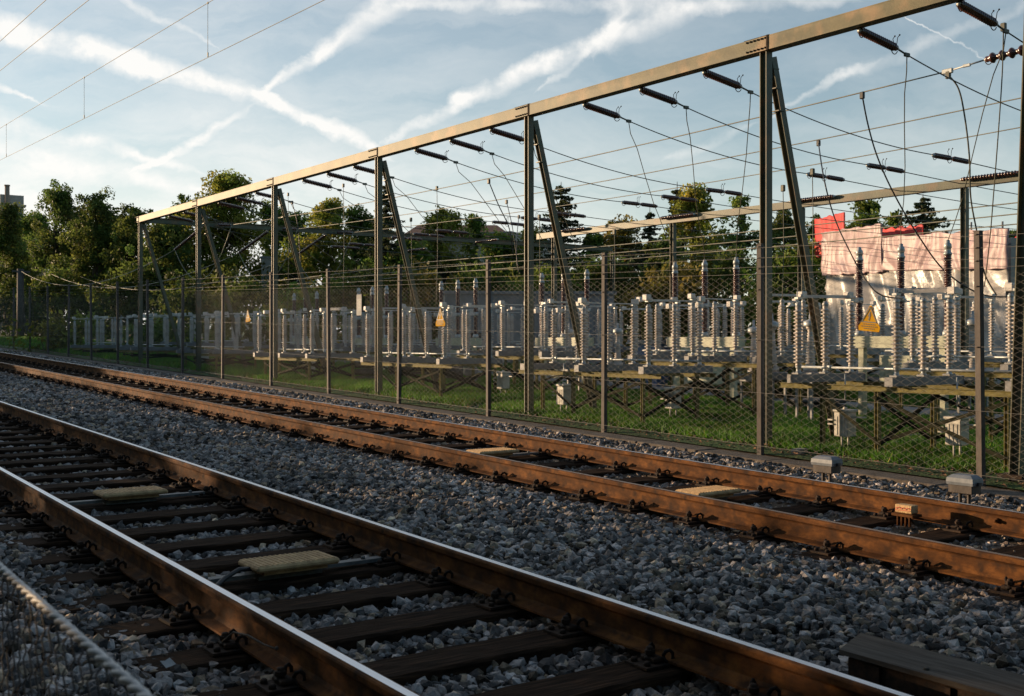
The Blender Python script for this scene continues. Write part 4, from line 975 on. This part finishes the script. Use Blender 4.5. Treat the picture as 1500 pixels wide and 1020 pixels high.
# ---------------------------------------------------------------- trees
def leaves(cents, rads, n_each, size, rng, flat=1.0, up=0.0, var=.45):
    C_ = np.repeat(cents, n_each, 0); R_ = np.repeat(rads, n_each); n = len(C_)
    d = rng.normal(size=(n, 3)); d /= np.linalg.norm(d, axis=1)[:, None]; rr = rng.random(n)**.45
    P = C_+d*(rr*R_)[:, None]*np.array([1, 1, flat])
    a = rng.normal(size=(n, 3)); a /= np.linalg.norm(a, axis=1)[:, None]; b = np.cross(a, rng.normal(size=(n, 3))); b /= np.linalg.norm(b, axis=1)[:, None]
    s = size*rng.uniform(.55, 1.35, n)[:, None]
    V = np.stack([P-a*s, P+b*s*.55, P+a*s, P-b*s*.55], 1).reshape(-1, 3)
    cl = np.repeat(rng.uniform(1-var, 1+var, len(cents)), n_each)*rng.uniform(.7, 1.3, n)
    hue = np.repeat(rng.uniform(.85, 1.3, len(cents)), n_each)
    return V, np.repeat(np.stack([cl*hue, cl, cl*.9], 1), 4, 0)
def tree(px, ytop, hw, Z, kind, lab, seed, name='deciduous_tree', at=None, dens=1.0, height=None, size=None, base=.06, group='trees behind the substation'):
    rng = np.random.default_rng(seed); r = random.Random(seed)
    if at is None:
        p = W(px, 500, Z); zg = gz(p.y, -.1); H = zz(ytop, Z)-zg; R = hw*Z/F; x, y = p.x, p.y
    else: (x, y), H, R = at, height, hw; zg = gz(y, -.1)
    t = thing(name, lab, 'tree', (x, y, zg), group=group)
    mb = MB(); leafs = []; lm = kind
    if name == 'conifer':
        mb.tube([(0, 0, 0), (.05*r.random(), .05, H*.5), (0, 0, H*.99)], [.018*H+.05, .012*H, .012], 8); part('trunk', mb, 'bark', t)
        mb = MB(); cs = []; rs = []; nw = int(16+H*2.0)
        for i in range(nw):
            f = .10+.88*(i/nw)**.95; z = H*f; L = R*(1-f)**.85*r.uniform(.6, 1.3)+.10; k = r.randint(6, 8); ph = r.random()*6
            for j in range(k):
                a = ph+2*PI*j/k+r.uniform(-.5, .5); z = H*f+r.uniform(-.6, .6)*H/nw; LL = L*r.uniform(.7, 1.15); dr = -.30-.2*r.random(); tip = .30
                q = [Vector((math.cos(a)*LL*u, math.sin(a)*LL*u, z+LL*(dr*u+tip*u*u))) for u in (0, .35, .7, 1)]
                mb.tube(q, [.02+.008*LL, .02, .012, .005], 4)
                m_ = max(3, int(LL/.16))
                for u in range(m_+1):
                    w_ = (u+.4)/(m_+.6); c_ = q[0].lerp(q[3], w_); c_.z = z+LL*(dr*w_+tip*w_*w_)-.04; cs.append(c_); rs.append(.07+.07*LL*(1-w_*.6))
        part('limb', mb, 'bark', t)
        cs = np.array(cs); rs = np.array(rs); V, T = leaves(cs, rs, max(5, int(10*dens)), (size or .07), rng, flat=.6)
    else:
        th = .018*H+.05; mb.tube([(0, 0, -.2), (.1*r.uniform(-1, 1), .1, H*.3), (.25*r.uniform(-1, 1), .2*r.uniform(-1, 1), H*.62), (0, 0, H*.9)], [th*1.3, th, th*.6, .02], 9)
        part('trunk', mb, 'bark', t); mb = MB(); cs = []; rs = []
        nb = int(24*dens+10); R *= 1.2
        lob = [(r.uniform(0, 2*PI), r.uniform(.15, .97), r.uniform(.6, 1.2)) for _ in range(nb)]
        for a, f, q_ in lob:
            zz_ = H*(base+(1-base)*f); prof = math.sin(PI*min(1, (.18+f*.80)))**.55*(1.0 if f < .6 else 1.02-.55*(f-.6)/.4)
            Lr = R*prof*q_*r.uniform(.35, 1.0); s0 = Vector((0, 0, max(H*.15, zz_-Lr*.8))); e = Vector((math.cos(a)*Lr, math.sin(a)*Lr, min(zz_, H*.97)))
            mid = s0.lerp(e, .5)+Vector((0, 0, .08*Lr)); mb.tube([s0, mid, e], [th*.32, th*.2, .012], 5)
            for _ in range(r.randint(4, 7)):
                c_ = s0.lerp(e, r.uniform(.55, 1.12))+Vector((r.gauss(0, .16*R), r.gauss(0, .16*R), r.gauss(0, .10*R)))
                c_.z = min(c_.z, H-.1); cs.append(c_); rs.append(R*r.uniform(.14, .30)); mb.tube([mid, e.lerp(c_, .8)], [th*.12, .006], 4)
        for _ in range(5):
            cs.append(Vector((r.gauss(0, .12*R), r.gauss(0, .12*R), H*r.uniform(.86, .985)))); rs.append(R*r.uniform(.08, .16))
        part('limb', mb, 'bark', t)
        cs = np.array(cs); rs = np.array(rs); sz = size or .085; ne = int(max(30, min(230, 2.6*dens*(rs.mean()**2)/(sz**2)*1.5)))
        V, T = leaves(cs, rs, ne, sz, rng)
    link('crown', numpy_mesh('crown', V, np.arange(len(V)).reshape(-1, 4), lm, T), t)
    return t
TL = [
 (12, 300, 42, 75, 'leaf_dark', 'dark broad tree at the extreme left below the chimney', {}),
 (85, 266, 42, 66, 'leaf_dark', 'tallest dark tree on the left with a pointed top', {}),
 (140, 281, 42, 64, 'leaf_dark', 'dark tree right of the tallest one on the left, flat-topped', {}),
 (196, 303, 36, 62, 'leaf_dark', 'smaller dark tree just left of the gantry corner', {}),
 (48, 318, 40, 80, 'leaf_mid', 'low tree filling the gap below the mill building', {}),
 (330, 261, 66, 60, 'leaf_light', 'large yellow-green tree behind the left end of the gantry beam', {}),
 (265, 285, 32, 66, 'leaf_mid', 'slim green tree left of the large yellow-green tree', {}),
 (240, 330, 50, 58, 'leaf_dark', 'low dark tree below the left end of the gantry beam', {}),
 (398, 300, 36, 64, 'leaf_mid', 'green tree behind the fourth gantry column', {}),
 (478, 291, 46, 54, 'leaf_light', 'sunlit light green tree between the third and fourth gantry columns', {}),
 (520, 305, 36, 57, 'leaf_mid', 'green tree just left of the third gantry column', {}),
 (650, 306, 42, 55, 'leaf_light', 'light green round tree left of the distant tiled roof peak', {}),
 (696, 312, 28, 56, 'leaf_mid', 'light green narrow tree at the right end of the tiled roof', {}),
 (740, 345, 46, 52, 'leaf_mid', 'low green tree behind the middle gantry column', {}),
 (905, 325, 52, 54, 'leaf_autumn', 'autumn-tinged thin tree between the two tall conifers', {'dens': .8}),
 (1015, 275, 48, 46, 'leaf_light', 'bright yellow-green tree left of the nearest gantry column', {}),
 (1085, 286, 30, 50, 'leaf_mid', 'darker tree just left of the nearest gantry column', {}),
 (1150, 310, 40, 46, 'leaf_dark', 'dark tree between the nearest gantry column and its raking leg', {}),
 (1268, 289, 40, 46, 'leaf_mid', 'green tree above the plastic-wrapped building', {}),
 (1478, 338, 22, 60, 'leaf_mid', 'small tree top at the right edge beside the mast', {}),
 (600, 352, 50, 50, 'leaf_mid', 'low green tree right of the third gantry column', {}),
 (548, 322, 44, 58, 'leaf_light', 'light green tree directly behind the third gantry column', {}),
 (430, 318, 40, 60, 'leaf_mid', 'green tree right of the fourth gantry column, lower than its neighbour', {}),
 (780, 338, 40, 54, 'leaf_light', 'light green low tree left of the tall dark conifer', {}),
 (868, 340, 40, 50, 'leaf_mid', 'rounded green tree right of the tall dark conifer', {}),
 (1195, 318, 36, 48, 'leaf_mid', 'green tree left of the red netting', {}),
 (1310, 312, 34, 50, 'leaf_mid', 'low green tree between the conifer and its green neighbour above the wrapped building', {}),
 (110, 305, 46, 70, 'leaf_mid', 'lower green tree between the two tallest dark trees at the left', {}),
 (165, 318, 44, 68, 'leaf_dark', 'lower dark tree left of the gantry corner', {}),
 (970, 345, 44, 42, 'leaf_dark', 'low dark tree below the small conifer right of centre', {}),
]
for i, (px, yt, hw, Z, k, lab, kw) in enumerate(TL): tree(px, yt, hw, Z, k, lab, 100+i, **kw)
CL = [(822, 264, 92, 50, 'tall dark conifer beside the raking leg in the middle', {}), (566, 264, 66, 50, 'slim conifer behind the third gantry column', {}), (1352, 282, 120, 40, 'wide-branched conifer above the right part of the wrapped building', {}),
      (952, 302, 42, 52, 'small pointed conifer right of the autumn-tinged tree', {}), (992, 264, 60, 48, 'pointed conifer inside the bright yellow-green tree', {})]
for i, (px, yt, hw, Z, lab, kw) in enumerate(CL): tree(px, yt, hw, Z, 'needle', lab, 300+i, name='conifer', **kw)
# hedges and shrubs closing the yard
def shrub(px0, px1, ytop, Z, kind, lab, seed):
    rng = np.random.default_rng(seed); r = random.Random(seed); a, b = W(px0, 500, Z), W(px1, 500, Z); c = (a+b)/2; zg = gz(c.y, -.15); H = zz(ytop, Z)-zg; L = (b-a).length; d = (b-a).normalized()
    t = thing('shrub', lab, 'shrub', (c.x, c.y, zg), group='shrubs along the back of the yard'); mb = MB(); cs = []; rs = []
    n = int(max(10, L*H*3.2))
    for i in range(n):
        u = (i+r.random())/n-.5; q = d*(u*L); h = H*(r.uniform(.12, 1)**.8)*(1-.35*abs(u*2)**3)*(.88+.2*noise.noise(Vector((u*L*.5, seed, 0))))
        cs.append(Vector((q.x+r.gauss(0, .35), q.y+r.gauss(0, .35), h-.2))); rs.append(r.uniform(.4, .8))
        if i % 3 == 0: mb.tube([(q.x, q.y, -.1), (q.x+r.gauss(0, .2), q.y+r.gauss(0, .2), h*.85)], [.035, .008], 4)
    part('stem', mb, 'bark', t)
    V, T = leaves(np.array(cs), np.array(rs), 110, .10, rng); link('foliage', numpy_mesh('foliage', V, np.arange(len(V)).reshape(-1, 4), kind, T), t)
SH = [(-60, 60, 392, 62), (40, 160, 388, 60), (140, 250, 380, 58), (235, 330, 375, 52), (315, 420, 385, 48), (400, 500, 392, 44), (480, 590, 378, 43), (570, 680, 372, 43), (660, 770, 368, 43), (750, 860, 372, 42), (840, 940, 362, 42), (925, 1030, 368, 38), (1010, 1110, 352, 38), (1090, 1215, 348, 36)]
for i, (a, b, yt, Z) in enumerate(SH): shrub(a, b, yt, Z, ['leaf_dark', 'leaf_mid', 'leaf_dark', 'leaf_autumn'][i % 4 if i not in (1, 3) else 0], 'dark leafy shrub mass, %s from the left along the back of the yard' % ordn(i), 500+i)
for i, (a, b, yt, Z, k, lab) in enumerate(((60, 150, 448, 40, 'leaf_light', 'sunlit low shrub behind the fence at the far left'), (190, 300, 455, 38, 'leaf_mid', 'low green shrub behind the fence near the gantry corner'),
        (1020, 1110, 492, 30, 'leaf_mid', 'low green bush above the beige cabinet'), (395, 470, 430, 36, 'leaf_autumn', 'brownish lit shrub behind the fourth gantry column'), (1090, 1230, 560, 21, 'leaf_autumn', 'low brownish ground shrub beyond the path'), (1220, 1500, 570, 22, 'leaf_dark', 'low dark shrub strip at the foot of the wrapped building'), (930, 1080, 560, 26, 'leaf_dark', 'low dark shrub strip left of the teal container'))):
    shrub(a, b, yt, Z, k, lab, 600+i)
# trees on the near side of the line (left of the picture) that shade the tracks at sunset
OCC = [(-10, 61, 6.6, 2.6), (-10, 68, 7.4, 3.4), (-11, 75, 8.8, 4.2), (-10, 84, 9.2, 4.2)]
for i, (x, y, H, R) in enumerate(OCC): tree(0, 0, R, 0, 'leaf_mid', 'tree beside the line on the camera side, out of the picture, %s from the camera' % ordn(i), 700+i, at=(x, y), height=H, size=.2, dens=1.2, group='trees on the camera side of the line')
for i, (x, y, H, R) in enumerate(((-7.5, 8, 6.5, 3.4), (-8, 1.5, 7.5, 3.6), (-7, -5, 7, 3.6), (-5, -11, 8, 4.2), (2, -13, 8, 4.4), (10, -12, 7.5, 4.2), (-10, 13.5, 6, 3.0))): tree(0, 0, R, 0, 'leaf_mid', 'unseen tree added behind the camera to block sky light, %s in the row' % ordn(i), 800+i, at=(x, y), height=H, size=.2, dens=1.4, group='added sky-blocking trees behind the camera')  # unseen trees, added to block sky light and darken the foreground
def shade_hedge(x, y0, y1, H, seed, k):  # unseen, added to shade the near rails; gaps between sections let sun through
    rng = np.random.default_rng(seed); r = random.Random(seed); zg = gz((y0+y1)/2, -.25); cs = []; rs = []
    t = thing('shade_hedge', 'unseen hedgerow added on the camera side to shade the tracks, %s from the camera' % ordn(k), 'shade_hedge', (x, (y0+y1)/2, zg), group='added hedges shading the tracks'); mb = MB()
    n = int((y1-y0)*26)
    for i in range(n):
        q = y0+(y1-y0)*(i+r.random())/n; ht = H*(.90+.22*noise.noise(Vector((q*.55, seed, 0)))); h = ht*r.uniform(.1, 1)-.1
        cs.append((r.gauss(0, .22), q-(y0+y1)/2, h+G*(q-(y0+y1)/2))); rs.append(r.uniform(.2, .38))
        if i % 6 == 0: mb.tube([(0, q-(y0+y1)/2, -.1), (r.gauss(0, .1), q-(y0+y1)/2, h*.8+.2)], [.03, .008], 4)
    part('stem', mb, 'bark', t); V, T = leaves(np.array(cs), np.array(rs), 75, .075, rng); link('foliage', numpy_mesh('foliage', V, np.arange(len(V)).reshape(-1, 4), 'leaf_mid', T), t)
for k, (a_, b_, H) in enumerate(((3, 15.0, 2.5), (15.8, 21.9, 2.5), (22.8, 29, 2.35), (29.4, 38, 2.4), (38.4, 50, 2.5))): shade_hedge(-4.0, a_, b_, H, 900+k, k)

# ---------------------------------------------------------------- sky, sun
SUN_EL = 7.5; sx, sy = -.60, 1.0
w = bpy.data.worlds.new('World'); scn.world = w; w.use_nodes = True; nt = w.node_tree; L = nt.links
for n_ in list(nt.nodes): nt.nodes.remove(n_)
out = nd(nt, 'ShaderNodeOutputWorld'); bg = nd(nt, 'ShaderNodeBackground'); bg.inputs['Strength'].default_value = .12; L.new(bg.outputs[0], out.inputs[0])
sky = nd(nt, 'ShaderNodeTexSky', sky_type='NISHITA', sun_disc=False, sun_elevation=math.radians(SUN_EL), sun_rotation=math.atan2(sx, sy), altitude=400, air_density=1.0, dust_density=.6, ozone_density=2.0)
tc = nd(nt, 'ShaderNodeTexCoord')
rot = nd(nt, 'ShaderNodeVectorRotate', rotation_type='Z_AXIS'); rot.inputs['Angle'].default_value = AL   # cloud sheet is laid out along this compass direction
L.new(tc.outputs['Generated'], rot.inputs['Vector'])
sp = nd(nt, 'ShaderNodeSeparateXYZ'); L.new(rot.outputs[0], sp.inputs[0])
def mth(op, a, b=None, c=None, clamp=False):
    n = nd(nt, 'ShaderNodeMath', operation=op, use_clamp=clamp)
    for i, v in enumerate((a, b, c)):
        if v is None: continue
        if isinstance(v, (int, float)): n.inputs[i].default_value = v
        else: L.new(v, n.inputs[i])
    return n.outputs[0]
yy = mth('MAXIMUM', sp.outputs['Y'], .02); qx = mth('DIVIDE', sp.outputs['X'], yy); qz = mth('DIVIDE', sp.outputs['Z'], yy)
cq = nd(nt, 'ShaderNodeCombineXYZ'); L.new(qx, cq.inputs[0]); L.new(qz, cq.inputs[1])
n1 = nd(nt, 'ShaderNodeTexNoise'); n1.inputs['Scale'].default_value = 26; n1.inputs['Detail'].default_value = 6; n1.inputs['Roughness'].default_value = .6; L.new(cq.outputs[0], n1.inputs['Vector'])
wv = nd(nt, 'ShaderNodeVectorMath', operation='SUBTRACT'); L.new(n1.outputs['Color'], wv.inputs[0]); wv.inputs[1].default_value = (.5, .5, .5)
ws = nd(nt, 'ShaderNodeVectorMath', operation='SCALE'); L.new(wv.outputs[0], ws.inputs[0]); ws.inputs['Scale'].default_value = .026
wp = nd(nt, 'ShaderNodeVectorMath', operation='ADD'); L.new(cq.outputs[0], wp.inputs[0]); L.new(ws.outputs[0], wp.inputs[1])
wsx = nd(nt, 'ShaderNodeSeparateXYZ'); L.new(wp.outputs[0], wsx.inputs[0]); WX, WY = wsx.outputs[0], wsx.outputs[1]
def seg(ax, ay, bx, by, w0, w1, st):
    A = ((ax-750)/F, (500-ay)/F); B = ((bx-750)/F, (500-by)/F); dx, dy = B[0]-A[0], B[1]-A[1]; l = math.hypot(dx, dy); dx /= l; dy /= l
    px = mth('SUBTRACT', WX, A[0]); py = mth('SUBTRACT', WY, A[1])
    along = mth('ADD', mth('MULTIPLY', px, dx), mth('MULTIPLY', py, dy)); tt = mth('DIVIDE', along, l, clamp=True)
    over = mth('ABSOLUTE', mth('SUBTRACT', along, mth('MULTIPLY', tt, l)))
    perp = mth('ABSOLUTE', mth('SUBTRACT', mth('MULTIPLY', px, dy), mth('MULTIPLY', py, dx)))
    wd = mth('ADD', mth('MULTIPLY', tt, .9*(w1-w0)/F), .9*w0/F)
    dn = mth('ADD', mth('DIVIDE', perp, wd), mth('MULTIPLY', over, F/40))
    v = mth('SUBTRACT', 1.0, dn, clamp=True); v = mth('MULTIPLY', mth('SMOOTH_MIN', mth('MULTIPLY', v, 1.25), 1.0, .3), st*.82)
    return v
SEG = [(-30, 30, 210, 95, 34, 26, .75), (200, 88, 400, 150, 24, 17, .85), (395, 148, 545, 217, 17, 14, .8), (0, 45, 150, 75, 40, 12, .5),
       (395, 130, 480, 70, 8, 16, .6), (470, 75, 600, -20, 20, 42, .7), (220, 241, 290, 205, 7, 12, .65), (290, 207, 350, 170, 12, 8, .4),
       (580, 198, 680, 148, 8, 14, .5), (670, 150, 810, 90, 17, 22, .75), (800, 95, 900, 45, 22, 16, .75), (885, 60, 930, -20, 16, 30, .5),
       (812, 118, 905, 30, 8, 12, .45), (860, 70, 1010, 10, 20, 30, .5), (1000, 225, 1085, 190, 12, 9, .3), (1150, 158, 1260, 100, 6, 12, .5), (1250, 105, 1500, 10, 16, 10, .28),
       (1331, 27, 1432, 80, 2.2, 2.2, .5), (190, 5, 300, 60, 10, 5, .35), (-20, 170, 130, 215, 25, 18, .5), (120, 205, 270, 245, 16, 8, .45), (-10, 125, 35, 140, 10, 5, .7),
       (600, 5, 1060, 8, 12, 22, .5), (1050, 5, 1230, 0, 20, 14, .4), (-30, 215, 330, 285, 40, 12, .45)]
acc = None
for s_ in SEG:
    v = seg(*s_)
    acc = v if acc is None else mth('SUBTRACT', 1.0, mth('MULTIPLY', mth('SUBTRACT', 1.0, acc), mth('SUBTRACT', 1.0, v)))
mp2 = nd(nt, 'ShaderNodeMapping'); mp2.inputs['Scale'].default_value = (5, 17, 1); mp2.inputs['Rotation'].default_value = (0, 0, .12); L.new(wp.outputs[0], mp2.inputs[0])
n2 = nd(nt, 'ShaderNodeTexNoise'); n2.inputs['Scale'].default_value = 1.0; n2.inputs['Detail'].default_value = 8; n2.inputs['Roughness'].default_value = .62; n2.inputs['Distortion'].default_value = .35; L.new(mp2.outputs[0], n2.inputs['Vector'])
tex = nd(nt, 'ShaderNodeMapRange', clamp=True); tex.inputs['From Min'].default_value = .36; tex.inputs['From Max'].default_value = .64; tex.inputs['To Min'].default_value = .38; tex.inputs['To Max'].default_value = 1.1; L.new(n1.outputs['Fac'], tex.inputs[0])
trail = mth('MULTIPLY', acc, tex.outputs[0], clamp=True)
cir = nd(nt, 'ShaderNodeMapRange', clamp=True); cir.inputs['From Min'].default_value = .40; cir.inputs['From Max'].default_value = .72; L.new(n2.outputs['Fac'], cir.inputs[0])
# veil is thicker low down and toward the left (towards the sun)
low = nd(nt, 'ShaderNodeMapRange', clamp=True, interpolation_type='SMOOTHSTEP'); low.inputs['From Min'].default_value = .24; low.inputs['From Max'].default_value = .05; low.inputs['To Min'].default_value = .42; low.inputs['To Max'].default_value = 1.0; L.new(qz, low.inputs[0])
lef = nd(nt, 'ShaderNodeMapRange', clamp=True, interpolation_type='SMOOTHSTEP'); lef.inputs['From Min'].default_value = .25; lef.inputs['From Max'].default_value = -.35; lef.inputs['To Min'].default_value = .5; lef.inputs['To Max'].default_value = 1.0; L.new(qx, lef.inputs[0])
veil = mth('MULTIPLY', mth('MULTIPLY', cir.outputs[0], low.outputs[0]), lef.outputs[0])
base_v = mth('MULTIPLY', mth('MULTIPLY', low.outputs[0], lef.outputs[0]), .70)
cl = mth('ADD', mth('ADD', trail, mth('MULTIPLY', veil, .75)), base_v); cl = mth('MINIMUM', cl, .92)
front = nd(nt, 'ShaderNodeMapRange', clamp=True); front.inputs['From Min'].default_value = .02; front.inputs['From Max'].default_value = .3; L.new(sp.outputs['Y'], front.inputs[0]); cl = mth('MULTIPLY', cl, front.outputs[0])
hsv = nd(nt, 'ShaderNodeMix', data_type='RGBA', blend_type='MULTIPLY'); hsv.inputs['Factor'].default_value = 1; hsv.inputs['B'].default_value = SKYTINT = (.99, 1.03, .98, 1); L.new(sky.outputs[0], hsv.inputs['A'])
mx = nd(nt, 'ShaderNodeMix', data_type='RGBA'); L.new(cl, mx.inputs['Factor']); L.new(hsv.outputs['Result'], mx.inputs['A']); mx.inputs['B'].default_value = (6.1, 5.95, 5.7, 1)
L.new(mx.outputs['Result'], bg.inputs['Color'])
sd = bpy.data.lights.new('sun', 'SUN'); sd.energy = 5.0; sd.angle = math.radians(.6); sd.color = (1, .71, .43)
so = link('sun', sd, None, (-20, 30, 20)); so.rotation_euler = Vector((-sx, -sy, -math.tan(math.radians(SUN_EL))*math.hypot(sx, sy))).to_track_quat('-Z', 'Y').to_euler()

# ---------------------------------------------------------------- camera
cd = bpy.data.cameras.new('camera'); cd.sensor_width = 36; cd.lens = 36*F/1500; cd.shift_y = -10/1500; cd.clip_start = .05; cd.clip_end = 3000
cd.dof.use_dof = True; cd.dof.focus_distance = 11; cd.dof.aperture_fstop = 7
co = link('camera', cd, None, (0, 0, CZ)); co.rotation_euler = (PI/2, 0, -AL); scn.camera = co
scn.render.resolution_x = 1024; scn.render.resolution_y = 696
scn.view_settings.view_transform = 'Standard'; scn.view_settings.look = 'None'; scn.view_settings.exposure = .52; scn.view_settings.gamma = 1
scn.cycles.max_bounces = 6; scn.cycles.transparent_max_bounces = 8
